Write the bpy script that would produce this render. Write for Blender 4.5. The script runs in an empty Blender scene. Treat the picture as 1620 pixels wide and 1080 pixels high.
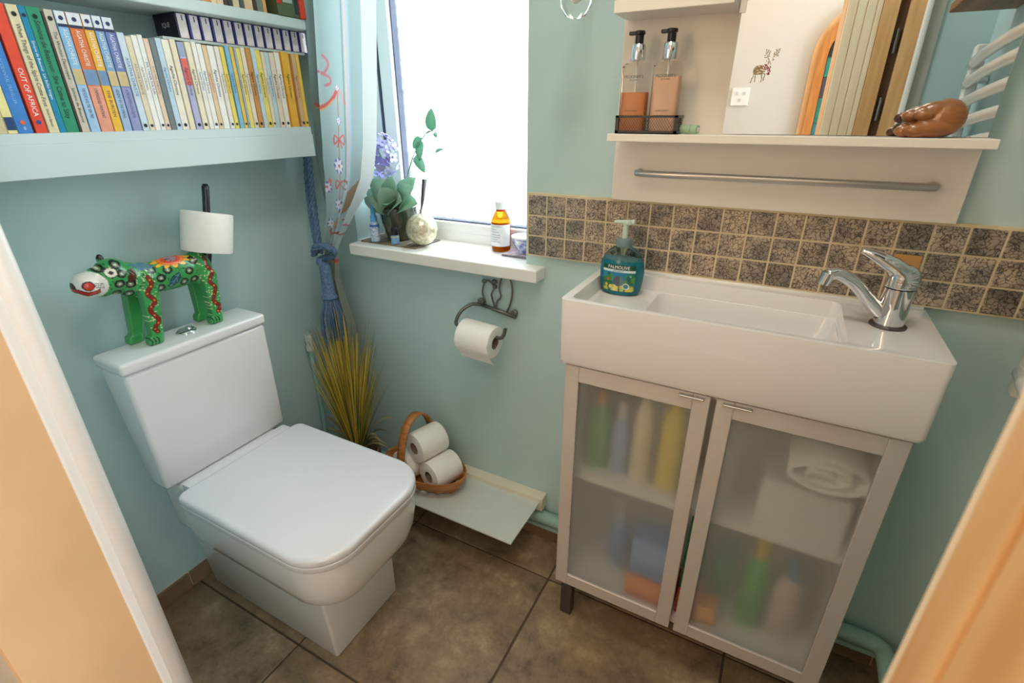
import bpy, bmesh, math, random
from mathutils import Vector, Matrix
random.seed(7)
PI = math.pi
SC = bpy.context.scene
COL = SC.collection

# ------------------------------------------------------------------ camera
cam_d = bpy.data.cameras.new('camera'); cam = bpy.data.objects.new('camera', cam_d); COL.objects.link(cam)
cam_d.sensor_width = 36.0; cam_d.lens = 17.598; cam_d.clip_start = 0.02
_r = Vector((0.88124, 0.47266, -0.00219)); _u = Vector((-0.19305, 0.36414, 0.91112)); _f = Vector((-0.43145, 0.80249, -0.41214))
cam.matrix_world = Matrix(((_r.x, _u.x, -_f.x, 0.5396), (_r.y, _u.y, -_f.y, -1.0862), (_r.z, _u.z, -_f.z, 1.2096), (0, 0, 0, 1)))
cam_d.dof.use_dof = True; cam_d.dof.focus_distance = 1.25; cam_d.dof.aperture_fstop = 7.0
SC.camera = cam
# ------------------------------------------------------------------ world, lights, exposure
W = bpy.data.worlds.new('world'); SC.world = W; W.use_nodes = True
W.node_tree.nodes['Background'].inputs[0].default_value = (0.90, 0.96, 1.0, 1)
W.node_tree.nodes['Background'].inputs[1].default_value = 7.5
vs = SC.view_settings
vs.view_transform = 'Standard'; vs.look = 'None'; vs.gamma = 1.0; vs.use_curve_mapping = False; vs.exposure = 0.24
SC.cycles.use_denoising = True
SC.cycles.max_bounces = 14; SC.cycles.diffuse_bounces = 7; SC.cycles.glossy_bounces = 6
SC.cycles.transmission_bounces = 10; SC.cycles.transparent_max_bounces = 16
SC.cycles.sample_clamp_indirect = 6.0
SC.cycles.caustics_reflective = False; SC.cycles.caustics_refractive = True
def area_light(name, loc, rot, sx, sy, power, col, portal=False):
    l = bpy.data.lights.new(name, 'AREA'); l.shape = 'RECTANGLE'; l.size = sx; l.size_y = sy; l.energy = power; l.color = col
    o = bpy.data.objects.new(name, l); COL.objects.link(o); o.location = loc; o.rotation_euler = rot
    if portal: l.cycles.is_portal = True
    return o
area_light('window_portal', (-0.25, 0.24, 1.40), (-PI/2, 0, 0), 0.9, 1.25, 1, (1, 1, 1), True)
area_light('hall_fill_portal', (2.0, -1.5, 1.45), (0, PI/2, 0), 1.4, 0.9, 1, (1, 1, 1), True)  # portal of the added fill opening on the hall's right side
area_light('warm_fill_portal', (-.51, -2.26, 1.48), (PI/2, 0, 0), 0.56, 0.9, 1, (1, 1, 1), True)  # portal of the added warm fill opening behind the camera
area_light('hall_fill_light', (0.35, -1.62, 2.33), (0, 0, 0), 0.9, 0.5, 4, (1.0, 0.80, 0.60))  # unseen lamp, assumed; added as warm fill from the hall
area_light('bathroom_fill_light', (0.36, -0.66, 2.32), (0, 0, 0), 0.30, 0.30, 5.5, (1.0, 0.88, 0.76))  # unseen overhead lamp added to brighten the basin front

# ------------------------------------------------------------------ materials
def lin(c):
    return tuple(((v/255)/12.92 if v/255 <= 0.04045 else ((v/255+0.055)/1.055)**2.4) for v in c[:3]) + (1.0,)
def M(name, c, rough=0.5, metal=0.0, var=0.0, vscale=20.0, bump=0.0, bscale=60.0, c2=None, coat=0.0, spec=0.5, pos=False, detail=4.0, stretch=None, **kw):
    m = bpy.data.materials.new(name); m.use_nodes = True
    nt = m.node_tree; b = nt.nodes['Principled BSDF']
    b.inputs['Base Color'].default_value = lin(c); b.inputs['Roughness'].default_value = rough
    b.inputs['Metallic'].default_value = metal; b.inputs['Specular IOR Level'].default_value = spec
    b.inputs['Coat Weight'].default_value = coat
    for k, v in kw.items(): b.inputs[k.replace('_', ' ')].default_value = v
    if var or c2 or bump:
        if pos:
            tc = nt.nodes.new('ShaderNodeNewGeometry'); src = tc.outputs['Position']
        else:
            tc = nt.nodes.new('ShaderNodeTexCoord'); src = tc.outputs['Object']
        if stretch:
            mp = nt.nodes.new('ShaderNodeMapping'); mp.inputs['Scale'].default_value = stretch
            nt.links.new(src, mp.inputs['Vector']); src = mp.outputs['Vector']
        if var or c2:
            n = nt.nodes.new('ShaderNodeTexNoise'); n.inputs['Scale'].default_value = vscale; n.inputs['Detail'].default_value = detail
            nt.links.new(src, n.inputs['Vector'])
            r = nt.nodes.new('ShaderNodeValToRGB')
            if c2: a_, b_ = lin(c), lin(c2)
            else:
                l = lin(c); a_ = tuple(x*(1-var) for x in l[:3])+(1,); b_ = tuple(min(1, x*(1+var)) for x in l[:3])+(1,)
            r.color_ramp.elements[0].position = 0.33; r.color_ramp.elements[1].position = 0.67
            r.color_ramp.elements[0].color = a_; r.color_ramp.elements[1].color = b_
            nt.links.new(n.outputs['Fac'], r.inputs['Fac']); nt.links.new(r.outputs['Color'], b.inputs['Base Color'])
        if bump:
            n2 = nt.nodes.new('ShaderNodeTexNoise'); n2.inputs['Scale'].default_value = bscale; n2.inputs['Detail'].default_value = 3
            nt.links.new(src, n2.inputs['Vector'])
            bp = nt.nodes.new('ShaderNodeBump'); bp.inputs['Strength'].default_value = bump; bp.inputs['Distance'].default_value = 0.002
            nt.links.new(n2.outputs['Fac'], bp.inputs['Height']); nt.links.new(bp.outputs['Normal'], b.inputs['Normal'])
    return m
def M_vcol(name, rough=0.5, coat=0.0, translucent=0.0):
    m = bpy.data.materials.new(name); m.use_nodes = True; nt = m.node_tree; b = nt.nodes['Principled BSDF']
    a = nt.nodes.new('ShaderNodeVertexColor'); a.layer_name = 'Col'
    nt.links.new(a.outputs['Color'], b.inputs['Base Color']); b.inputs['Roughness'].default_value = rough; b.inputs['Coat Weight'].default_value = coat
    if translucent:
        t = nt.nodes.new('ShaderNodeBsdfTranslucent'); nt.links.new(a.outputs['Color'], t.inputs['Color'])
        mx = nt.nodes.new('ShaderNodeMixShader'); mx.inputs[0].default_value = translucent
        nt.links.new(b.outputs[0], mx.inputs[1]); nt.links.new(t.outputs[0], mx.inputs[2])
        nt.links.new(mx.outputs[0], nt.nodes['Material Output'].inputs['Surface'])
    return m
def M_trans(name, c, rough, ior=1.45, weight=1.0):
    m = bpy.data.materials.new(name); m.use_nodes = True; b = m.node_tree.nodes['Principled BSDF']
    b.inputs['Base Color'].default_value = lin(c); b.inputs['Roughness'].default_value = rough
    b.inputs['Transmission Weight'].default_value = weight; b.inputs['IOR'].default_value = ior
    return m

m_wall = M('teal_wall_paint', (188, 212, 213), 0.62, var=0.035, vscale=3.0, bump=0.12, bscale=240, pos=True)
m_ceil = M('ceiling_paint', (240, 238, 232), 0.8, var=0.01)
m_hall = M('hall_paint', (212, 208, 200), 0.7, var=0.015, vscale=2)
m_cream = M('cream_jamb_paint', (228, 188, 144), 0.5, var=0.06, vscale=6, pos=True)
m_white = M('white_gloss_paint', (240, 238, 234), 0.3, var=0.01)
m_upvc = M('white_upvc', (242, 244, 246), 0.25, var=0.005)
m_gasket = M('dark_gasket', (70, 78, 100), 0.6, var=0.05)
m_ceramic = M('white_ceramic', (232, 231, 231), 0.08, coat=0.4, var=0.006, vscale=4)
m_plastic_w = M('white_seat_plastic', (226, 226, 231), 0.2, var=0.006, vscale=4)
m_chrome = M('chrome', (225, 225, 228), 0.06, 1.0, var=0.01)
m_alu = M('brushed_aluminium', (212, 206, 203), 0.36, 0.35, var=0.03, vscale=4, stretch=(1, 1, 60), pos=True)
m_rail = M('satin_steel', (188, 184, 180), 0.32, 0.9, var=0.02)
m_steel_d = M('dark_steel', (96, 92, 88), 0.4, 0.7, var=0.05)
m_unit = M('white_foil_board', (238, 231, 222), 0.4, var=0.01)
m_shelfp = M('pale_shelf_paint', (206, 221, 222), 0.45, var=0.02, vscale=5, pos=True)
m_paper = M('tissue_paper', (247, 244, 240), 0.9, var=0.015, vscale=90, bump=0.25, bscale=420)
m_core = M('card_core', (150, 128, 112), 0.9, var=0.05)
m_page = M('book_pages', (226, 212, 180), 0.9, var=0.12, vscale=60, stretch=(1, 40, 1))
m_pine = M('pine_wood', (232, 186, 130), 0.45, c2=(214, 160, 102), vscale=9, stretch=(6, 6, 0.5), pos=True)
m_pine2 = M('pale_pine_wood', (248, 226, 196), 0.45, c2=(240, 212, 176), vscale=9, stretch=(6, 6, 0.5), pos=True)
m_grout = M('dark_floor_grout', (92, 80, 66), 0.9, var=0.1)
m_tgrout = M('sand_grout', (222, 204, 170), 0.85, var=0.08)
m_wicker = M('honey_wood_splint', (196, 134, 76), 0.45, c2=(168, 104, 52), vscale=30, stretch=(1, 1, 4))
m_black = M('black_plastic', (24, 24, 28), 0.35, var=0.05)
m_ink = M('black_ink', (30, 28, 34), 0.6, var=0.02)
m_inkw = M('white_ink', (245, 245, 245), 0.6, var=0.01)
m_pipe = M('teal_painted_pipe', (160, 196, 190), 0.4, var=0.03)

def m_floor_tile():
    m = bpy.data.materials.new('brown_slate_tile'); m.use_nodes = True; nt = m.node_tree; b = nt.nodes['Principled BSDF']
    g = nt.nodes.new('ShaderNodeNewGeometry'); oi = nt.nodes.new('ShaderNodeObjectInfo')
    ad = nt.nodes.new('ShaderNodeVectorMath'); ad.operation = 'MULTIPLY_ADD'
    cx = nt.nodes.new('ShaderNodeCombineXYZ'); nt.links.new(oi.outputs['Random'], cx.inputs[2])
    ad.inputs[1].default_value = (4, 4, 4); nt.links.new(cx.outputs[0], ad.inputs[0]); nt.links.new(g.outputs['Position'], ad.inputs[2])
    n1 = nt.nodes.new('ShaderNodeTexNoise'); n1.inputs['Scale'].default_value = 9; n1.inputs['Detail'].default_value = 12; n1.inputs['Roughness'].default_value = 0.74; n1.inputs['Distortion'].default_value = 0.15
    nt.links.new(ad.outputs[0], n1.inputs['Vector'])
    r = nt.nodes.new('ShaderNodeValToRGB'); cr = r.color_ramp
    cr.elements[0].position = 0.36; cr.elements[0].color = lin((96, 84, 68)); cr.elements[1].position = 0.66; cr.elements[1].color = lin((186, 164, 132))
    e = cr.elements.new(0.45); e.color = lin((130, 113, 90)); e = cr.elements.new(0.55); e.color = lin((152, 133, 105))
    nt.links.new(n1.outputs['Fac'], r.inputs['Fac'])
    n2 = nt.nodes.new('ShaderNodeTexNoise'); n2.inputs['Scale'].default_value = 2.4; n2.inputs['Detail'].default_value = 4; nt.links.new(ad.outputs[0], n2.inputs['Vector'])
    mx = nt.nodes.new('ShaderNodeMixRGB'); mx.blend_type = 'MIX'; mx.inputs[2].default_value = lin((146, 108, 76))
    mr = nt.nodes.new('ShaderNodeMapRange'); mr.inputs[1].default_value = 0.48; mr.inputs[2].default_value = 0.75; mr.inputs[4].default_value = 0.55
    nt.links.new(n2.outputs['Fac'], mr.inputs[0]); nt.links.new(mr.outputs[0], mx.inputs[0]); nt.links.new(r.outputs[0], mx.inputs[1])
    nt.links.new(mx.outputs[0], b.inputs['Base Color']); b.inputs['Roughness'].default_value = 0.45
    bp = nt.nodes.new('ShaderNodeBump'); bp.inputs['Strength'].default_value = 0.35; bp.inputs['Distance'].default_value = 0.004
    nt.links.new(n1.outputs['Fac'], bp.inputs['Height']); nt.links.new(bp.outputs[0], b.inputs['Normal'])
    return m
m_ftile = m_floor_tile()
def m_splash_tile():
    m = bpy.data.materials.new('crackle_glass_tile'); m.use_nodes = True; nt = m.node_tree; b = nt.nodes['Principled BSDF']
    g = nt.nodes.new('ShaderNodeNewGeometry'); oi = nt.nodes.new('ShaderNodeObjectInfo')
    cx = nt.nodes.new('ShaderNodeCombineXYZ'); nt.links.new(oi.outputs['Random'], cx.inputs[1])
    ad = nt.nodes.new('ShaderNodeVectorMath'); ad.operation = 'MULTIPLY_ADD'; ad.inputs[1].default_value = (3, 3, 3)
    nt.links.new(cx.outputs[0], ad.inputs[0]); nt.links.new(g.outputs['Position'], ad.inputs[2])
    n0 = nt.nodes.new('ShaderNodeTexNoise'); n0.inputs['Scale'].default_value = 55; n0.inputs['Detail'].default_value = 4; nt.links.new(ad.outputs[0], n0.inputs['Vector'])
    mv = nt.nodes.new('ShaderNodeVectorMath'); mv.operation = 'MULTIPLY_ADD'; mv.inputs[1].default_value = (0.028, 0.028, 0.028)
    nt.links.new(n0.outputs['Color'], mv.inputs[0]); nt.links.new(ad.outputs[0], mv.inputs[2])
    v = nt.nodes.new('ShaderNodeTexVoronoi'); v.feature = 'DISTANCE_TO_EDGE'; v.inputs['Scale'].default_value = 120; nt.links.new(mv.outputs[0], v.inputs['Vector'])
    r = nt.nodes.new('ShaderNodeValToRGB'); r.color_ramp.elements[0].position = 0.03; r.color_ramp.elements[0].color = (0.10, 0.085, 0.075, 1)
    r.color_ramp.elements[1].position = 0.11; r.color_ramp.elements[1].color = (1, 1, 1, 1); nt.links.new(v.outputs['Distance'], r.inputs['Fac'])
    r2 = nt.nodes.new('ShaderNodeValToRGB'); n3 = nt.nodes.new('ShaderNodeTexNoise'); n3.inputs['Scale'].default_value = 24; nt.links.new(ad.outputs[0], n3.inputs['Vector'])
    r2.color_ramp.elements[0].position = 0.34; r2.color_ramp.elements[0].color = lin((132, 122, 113)); r2.color_ramp.elements[1].position = 0.68; r2.color_ramp.elements[1].color = lin((200, 178, 155))
    nt.links.new(n3.outputs['Fac'], r2.inputs['Fac'])
    mx = nt.nodes.new('ShaderNodeMixRGB'); mx.blend_type = 'MULTIPLY'; mx.inputs[0].default_value = 0.85
    nt.links.new(r2.outputs[0], mx.inputs[1]); nt.links.new(r.outputs[0], mx.inputs[2])
    hs = nt.nodes.new('ShaderNodeHueSaturation'); mr = nt.nodes.new('ShaderNodeMapRange'); mr.inputs[3].default_value = 0.86; mr.inputs[4].default_value = 1.28
    nt.links.new(oi.outputs['Random'], mr.inputs[0]); nt.links.new(mr.outputs[0], hs.inputs['Value']); nt.links.new(mx.outputs[0], hs.inputs['Color']); nt.links.new(hs.outputs[0], b.inputs['Base Color'])
    b.inputs['Roughness'].default_value = 0.30; b.inputs['Metallic'].default_value = 0.30; b.inputs['Coat Weight'].default_value = 0.7; b.inputs['Coat Roughness'].default_value = 0.12
    bp = nt.nodes.new('ShaderNodeBump'); bp.inputs['Strength'].default_value = 0.5; bp.inputs['Distance'].default_value = 0.002
    nt.links.new(v.outputs['Distance'], bp.inputs['Height']); nt.links.new(bp.outputs[0], b.inputs['Normal'])
    return m
m_stile = m_splash_tile()
def m_window_glass():
    # obscure glass: lets the sky through, scattering part of it; a swirly relief pattern
    m = bpy.data.materials.new('obscure_window_glass'); m.use_nodes = True; nt = m.node_tree
    nt.nodes.remove(nt.nodes['Principled BSDF']); out = nt.nodes['Material Output']
    tr = nt.nodes.new('ShaderNodeBsdfTransparent'); tl = nt.nodes.new('ShaderNodeBsdfTranslucent')
    tc = nt.nodes.new('ShaderNodeTexCoord')
    v = nt.nodes.new('ShaderNodeTexVoronoi'); v.feature = 'DISTANCE_TO_EDGE'; v.inputs['Scale'].default_value = 34
    n = nt.nodes.new('ShaderNodeTexNoise'); n.inputs['Scale'].default_value = 18; nt.links.new(tc.outputs['Object'], n.inputs['Vector'])
    mv = nt.nodes.new('ShaderNodeVectorMath'); mv.operation = 'MULTIPLY_ADD'; mv.inputs[1].default_value = (0.09, 0.09, 0.09)
    nt.links.new(n.outputs['Color'], mv.inputs[0]); nt.links.new(tc.outputs['Object'], mv.inputs[2]); nt.links.new(mv.outputs[0], v.inputs['Vector'])
    r = nt.nodes.new('ShaderNodeValToRGB'); r.color_ramp.elements[0].position = 0.02; r.color_ramp.elements[0].color = (0.62, 0.66, 0.66, 1)
    r.color_ramp.elements[1].position = 0.09; r.color_ramp.elements[1].color = (0.95, 0.97, 0.97, 1)
    nt.links.new(v.outputs['Distance'], r.inputs['Fac']); nt.links.new(r.outputs[0], tr.inputs[0]); tl.inputs[0].default_value = (0.9, 0.93, 0.95, 1)
    mx = nt.nodes.new('ShaderNodeMixShader'); mx.inputs[0].default_value = 0.12
    nt.links.new(tr.outputs[0], mx.inputs[1]); nt.links.new(tl.outputs[0], mx.inputs[2])
    gl = nt.nodes.new('ShaderNodeBsdfGlossy'); gl.inputs['Roughness'].default_value = 0.15
    mx2 = nt.nodes.new('ShaderNodeMixShader'); mx2.inputs[0].default_value = 0.05
    nt.links.new(mx.outputs[0], mx2.inputs[1]); nt.links.new(gl.outputs[0], mx2.inputs[2]); nt.links.new(mx2.outputs[0], out.inputs['Surface'])
    return m

# ------------------------------------------------------------------ mesh helpers (world coordinates)
def link(name, verts, faces, mat, parent=None, smooth=False, loc=None, colors=None, autosmooth=None):
    """one mesh object; verts in world space, stored relative to loc (or to the parent's origin)"""
    me = bpy.data.meshes.new(name)
    o = bpy.data.objects.new(name, me); COL.objects.link(o)
    base = Vector((0, 0, 0))
    if parent is not None:
        o.parent = parent; p = parent; base = Vector((0, 0, 0))
        while p is not None: base += p.location; p = p.parent
    elif loc is not None: base = Vector(loc); o.location = base
    me.from_pydata([(v[0]-base.x, v[1]-base.y, v[2]-base.z) for v in verts], [], faces); me.update()
    mats = mat if isinstance(mat, (list, tuple)) else [mat]
    for m in mats: me.materials.append(m)
    if smooth:
        me.polygons.foreach_set('use_smooth', [True]*len(me.polygons))
        if smooth == 'auto': me.set_sharp_from_angle(angle=math.radians(40))
    if colors is not None:
        ca = me.color_attributes.new('Col', 'FLOAT_COLOR', 'POINT')
        ca.data.foreach_set('color', [x for c in colors for x in c])
    return o
def thing(name, label, cat, loc, group=None):
    o = bpy.data.objects.new(name, None); COL.objects.link(o); o.location = loc; o.empty_display_size = 0.02
    o['label'] = label; o['category'] = cat
    if group: o['group'] = group
    return o
def tag(o, label, cat, group=None):
    o['label'] = label; o['category'] = cat
    if group: o['group'] = group
    return o
def struct(o, label=None):
    o['kind'] = 'structure'
    if label: o['label'] = label
    return o
def bm_out(bm):
    bm.verts.index_update(); v = [tuple(x.co) for x in bm.verts]; f = [[y.index for y in x.verts] for x in bm.faces]; bm.free(); return v, f
def box(x0, x1, y0, y1, z0, z1, b=0.0, seg=2):
    bm = bmesh.new(); bmesh.ops.create_cube(bm, size=1)
    for v in bm.verts: v.co = Vector((x0+(v.co.x+.5)*(x1-x0), y0+(v.co.y+.5)*(y1-y0), z0+(v.co.z+.5)*(z1-z0)))
    if b: bmesh.ops.bevel(bm, geom=bm.edges[:], offset=b, segments=seg, affect='EDGES', profile=0.5)
    return bm_out(bm)
def hexa(pts, b=0.0, seg=2):
    """box with 8 free corners: bottom ring 0-3, top ring 4-7"""
    bm = bmesh.new(); vs_ = [bm.verts.new(p) for p in pts]
    for f in ((3, 2, 1, 0), (4, 5, 6, 7), (0, 1, 5, 4), (1, 2, 6, 5), (2, 3, 7, 6), (3, 0, 4, 7)): bm.faces.new([vs_[i] for i in f])
    bmesh.ops.recalc_face_normals(bm, faces=bm.faces[:])
    if b: bmesh.ops.bevel(bm, geom=bm.edges[:], offset=b, segments=seg, affect='EDGES', profile=0.5)
    return bm_out(bm)
def join(*vf):
    V, F = [], []
    for v, f in vf:
        n = len(V); V += list(v); F += [[i+n for i in q] for q in f]
    return V, F
def loft(rings, cap0=True, cap1=True, closed=True):
    n = len(rings[0]); V = [p for r in rings for p in r]; F = []
    for k in range(len(rings)-1):
        for i in range(n if closed else n-1):
            j = (i+1) % n; F.append([k*n+i, k*n+j, (k+1)*n+j, (k+1)*n+i])
    if cap0: F.append(list(range(n))[::-1])
    if cap1: F.append([(len(rings)-1)*n+i for i in range(n)])
    return V, F
def rrect(x0, x1, y0, y1, rad, z, n=6):
    """rounded rectangle ring, rad = radius or 4 radii (x0y0, x1y0, x1y1, x0y1)"""
    if not isinstance(rad, (list, tuple)): rad = [rad]*4
    P = []
    for (cx, cy, sx, sy, a0), r in zip(((x0, y0, 1, 1, PI), (x1, y0, -1, 1, 1.5*PI), (x1, y1, -1, -1, 0), (x0, y1, 1, -1, .5*PI)), rad):
        for i in range(n+1):
            a = a0+i/n*PI/2; P.append((cx+sx*r+r*math.cos(a), cy+sy*r+r*math.sin(a), z))
    return P
def lathe(prof, c, n=24, sx=1.0, sy=1.0):
    V, F = [], []
    for r, z in prof:
        for i in range(n):
            a = 2*PI*i/n; V.append((c[0]+r*sx*math.cos(a), c[1]+r*sy*math.sin(a), c[2]+z))
    m = len(prof)
    for k in range(m-1):
        for i in range(n):
            j = (i+1) % n; F.append([k*n+i, k*n+j, (k+1)*n+j, (k+1)*n+i])
    F.append(list(range(n))[::-1]); F.append([(m-1)*n+i for i in range(n)])
    return V, F
def tube(pts, r, n=8, closed=False, sy=1.0, caps=True):
    P = [Vector(p) for p in pts]; m = len(P); R = r if isinstance(r, (list, tuple)) else [r]*m
    V, F = [], []; nrm = None
    for k in range(m):
        if closed: t = (P[(k+1) % m]-P[k-1]).normalized()
        else: t = (P[min(k+1, m-1)]-P[max(k-1, 0)]).normalized()
        if nrm is None:
            a = Vector((0, 0, 1)) if abs(t.z) < 0.9 else Vector((1, 0, 0)); nrm = (a-t*a.dot(t)).normalized()
        else: nrm = (nrm-t*nrm.dot(t)).normalized()
        bn = t.cross(nrm)
        for i in range(n):
            a = 2*PI*i/n; V.append(tuple(P[k]+nrm*math.cos(a)*R[k]*sy+bn*math.sin(a)*R[k]))
    for k in range(m if closed else m-1):
        k2 = (k+1) % m
        for i in range(n):
            j = (i+1) % n; F.append([k*n+i, k*n+j, k2*n+j, k2*n+i])
    if not closed and caps: F.append(list(range(n))[::-1]); F.append([(m-1)*n+i for i in range(n)])
    return V, F
def arc(p0, p1, p2, n=10):
    """quadratic curve through control p1"""
    a, b, c = Vector(p0), Vector(p1), Vector(p2)
    return [tuple(a*(1-t)**2+b*2*t*(1-t)+c*t*t) for t in [i/n for i in range(n+1)]]
def spline(pts, n=8):
    """Catmull-Rom through pts"""
    P = [Vector(p) for p in pts]; P = [P[0]*2-P[1]]+P+[P[-1]*2-P[-2]]; out = []
    for k in range(1, len(P)-2):
        for i in range(n):
            t = i/n; a, b, c, d = P[k-1:k+3]
            out.append(tuple(0.5*((2*b)+(c-a)*t+(2*a-5*b+4*c-d)*t*t+(3*b-a-3*c+d)*t**3)))
    out.append(tuple(P[-2])); return out
def ellipsoid(c, r, n=20, m=12, rot=None):
    V = []; F = []
    for k in range(m+1):
        ph = -PI/2+PI*k/m
        for i in range(n):
            a = 2*PI*i/n; p = Vector((r[0]*math.cos(ph)*math.cos(a), r[1]*math.cos(ph)*math.sin(a), r[2]*math.sin(ph)))
            if rot is not None: p = rot @ p
            V.append((c[0]+p.x, c[1]+p.y, c[2]+p.z))
    for k in range(m):
        for i in range(n):
            j = (i+1) % n; F.append([k*n+i, k*n+j, (k+1)*n+j, (k+1)*n+i])
    return V, F
def prism(poly, axis, a0, a1):
    """extrude a 2D polygon along axis ('x','y','z')"""
    def pt(u, v, w): return {'x': (w, u, v), 'y': (u, w, v), 'z': (u, v, w)}[axis]
    n = len(poly); V = [pt(u, v, a0) for u, v in poly]+[pt(u, v, a1) for u, v in poly]
    F = [[i, (i+1) % n, n+(i+1) % n, n+i] for i in range(n)]+[list(range(n))[::-1], [n+i for i in range(n)]]
    return V, F
def evaluated(o):
    dg = bpy.context.evaluated_depsgraph_get(); e = o.evaluated_get(dg); me = e.to_mesh()
    V = [tuple(v.co) for v in me.vertices]; F = [list(p.vertices) for p in me.polygons]; e.to_mesh_clear(); return V, F
def temp(vf):
    me = bpy.data.meshes.new('t'); me.from_pydata(vf[0], [], vf[1]); me.update()
    o = bpy.data.objects.new('t', me); COL.objects.link(o); return o
def fixn(vf):
    bm = bmesh.new(); vs_ = [bm.verts.new(p) for p in vf[0]]
    for f in vf[1]:
        try: bm.faces.new([vs_[i] for i in f])
        except ValueError: pass
    bmesh.ops.remove_doubles(bm, verts=bm.verts[:], dist=1e-6); bmesh.ops.recalc_face_normals(bm, faces=bm.faces[:]); return bm_out(bm)
def remesh(vfs, voxel, smooth=4):
    o = temp(join(*[fixn(v) for v in vfs])); m = o.modifiers.new('r', 'REMESH'); m.mode = 'VOXEL'; m.voxel_size = voxel
    s = o.modifiers.new('s', 'SMOOTH'); s.iterations = smooth; s.factor = 0.5
    r = evaluated(o); bpy.data.objects.remove(o); return r
def cut(vf, cutters, bev=0.0, seg=3):
    o = temp(fixn(vf)); cs = []
    for c in cutters:
        t = temp(fixn(c)); cs.append(t); m = o.modifiers.new('b', 'BOOLEAN'); m.operation = 'DIFFERENCE'; m.object = t; m.solver = 'EXACT'
    if bev:
        m = o.modifiers.new('v', 'BEVEL'); m.width = bev; m.segments = seg; m.limit_method = 'ANGLE'; m.angle_limit = math.radians(35)
    r = evaluated(o); bpy.data.objects.remove(o)
    for t in cs: bpy.data.objects.remove(t)
    return r
_tx = {}
def text2d(s, bold=False):
    """flat glyph mesh, cap height about 0.7, centred"""
    if s in _tx: return _tx[s]
    cu = bpy.data.curves.new('t', 'FONT'); cu.body = s; cu.size = 1.0; cu.resolution_u = 2; cu.align_x = 'CENTER'; cu.align_y = 'CENTER'
    if bold: cu.offset = 0.018
    o = bpy.data.objects.new('t', cu); COL.objects.link(o); r = evaluated(o); bpy.data.objects.remove(o)
    _tx[s] = r; return r
def text(name, s, fn, size, mat, parent, width=None, bold=False):
    """lettering laid on a surface: fn(u, v) -> world point, u along the line, v up"""
    V, F = text2d(s, bold); xs = [v[0] for v in V]; w = (max(xs)-min(xs))*size; k = size if not width or w <= width else size*width/w
    kx = k if not width else min(size, width/((max(xs)-min(xs))))
    return link(name, [fn(v[0]*kx, v[1]*size) for v in V], F, mat, parent)
def dist_seg(px, py, a, b):
    dx, dy = b[0]-a[0], b[1]-a[1]; L = dx*dx+dy*dy
    t = 0 if L == 0 else max(0, min(1, ((px-a[0])*dx+(py-a[1])*dy)/L)); return math.hypot(px-a[0]-t*dx, py-a[1]-t*dy)
def lerp(tab, z):
    if z <= tab[0][0]: return tab[0][1]
    for (a, va), (b, vb) in zip(tab, tab[1:]):
        if z <= b: return va+(vb-va)*(z-a)/(b-a)
    return tab[-1][1]

# ------------------------------------------------------------------ the room
XL, XR, YB, YD, ZC = -0.74, 0.965, 0.012, -0.88, 2.36
WX0, WX1, WZ0, WZ1, WYI = -0.575, -0.010, 0.84, 2.0, 0.135      # window opening
struct(link('wall_back', *join(box(XL-.1, WX0, YB, WYI, 0, ZC), box(WX1, XR+.1, YB, WYI, 0, ZC), box(WX0, WX1, YB, WYI, 0, WZ0), box(WX0, WX1, YB, WYI, WZ1, ZC)), m_wall), 'teal painted wall with the window and basin')
struct(link('wall_left', *box(XL-.1, XL, -1.0, YB, 0, ZC), m_wall), 'teal painted wall behind the toilet')
struct(link('wall_right', *box(XR, XR+.1, YD, YB, 0, ZC), m_wall), 'teal painted wall beside the basin')
JL, JR = -0.165, 0.622
struct(link('wall_front', *join(box(XL, JL-.03, YD-.11, YD, 0, ZC), box(JR+.03, XR+.1, YD-.11, YD, 0, ZC), box(JL-.03, JR+.03, YD-.11, YD, 2.06, ZC)), m_wall), 'teal wall around the doorway')
struct(link('ceiling', *box(XL-.1, XR+.1, -1.0, YB+.1, ZC, ZC+.05), m_ceil))
# hall behind the doorway
HY = -2.15
GW = (-.80, -.22, 1.02, 1.95)                                    # unseen opening added to the hall's back wall for warm fill (x0, x1, z0, z1)
w3 = struct(link('fill_opening_3', *join(box(GW[0], GW[0]+.03, HY-.07, HY-.01, GW[2], GW[3]), box(GW[1]-.03, GW[1], HY-.07, HY-.01, GW[2], GW[3]), box(GW[0], GW[1], HY-.07, HY-.01, GW[2], GW[2]+.03), box(GW[0], GW[1], HY-.07, HY-.01, GW[3]-.03, GW[3])), m_pine), 'pine framed unseen hall opening added for fill light, with a warm tinted pane')
_mb = bpy.data.materials.new('warm_fill_tint'); _mb.use_nodes = True; _nb = _mb.node_tree; _tb = _nb.nodes.new('ShaderNodeBsdfTransparent'); _tb.inputs[0].default_value = (0.95, 0.76, 0.58, 1); _nb.links.new(_tb.outputs[0], _nb.nodes['Material Output'].inputs['Surface'])  # clear warm tint, added to colour the fill light on the basin front
link('pane', *box(GW[0]+.02, GW[1]-.02, HY-.042, HY-.040, GW[2]+.02, GW[3]-.02), _mb, w3)
struct(link('wall_hall_back', *join(box(-1.3, GW[0], HY-.08, HY, 0, ZC), box(GW[1], 2.0, HY-.08, HY, 0, ZC), box(GW[0], GW[1], HY-.08, HY, 0, GW[2]), box(GW[0], GW[1], HY-.08, HY, GW[3], ZC)), m_hall), 'white hall wall seen in the mirror')
struct(link('wall_hall_left', *box(-1.3, -1.22, HY, YD-.11, 0, ZC), m_hall))
HW = (-1.95, -1.05, .75, 2.15)                                  # unseen opening added to the hall's right wall for fill daylight (y0, y1, z0, z1)
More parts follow.
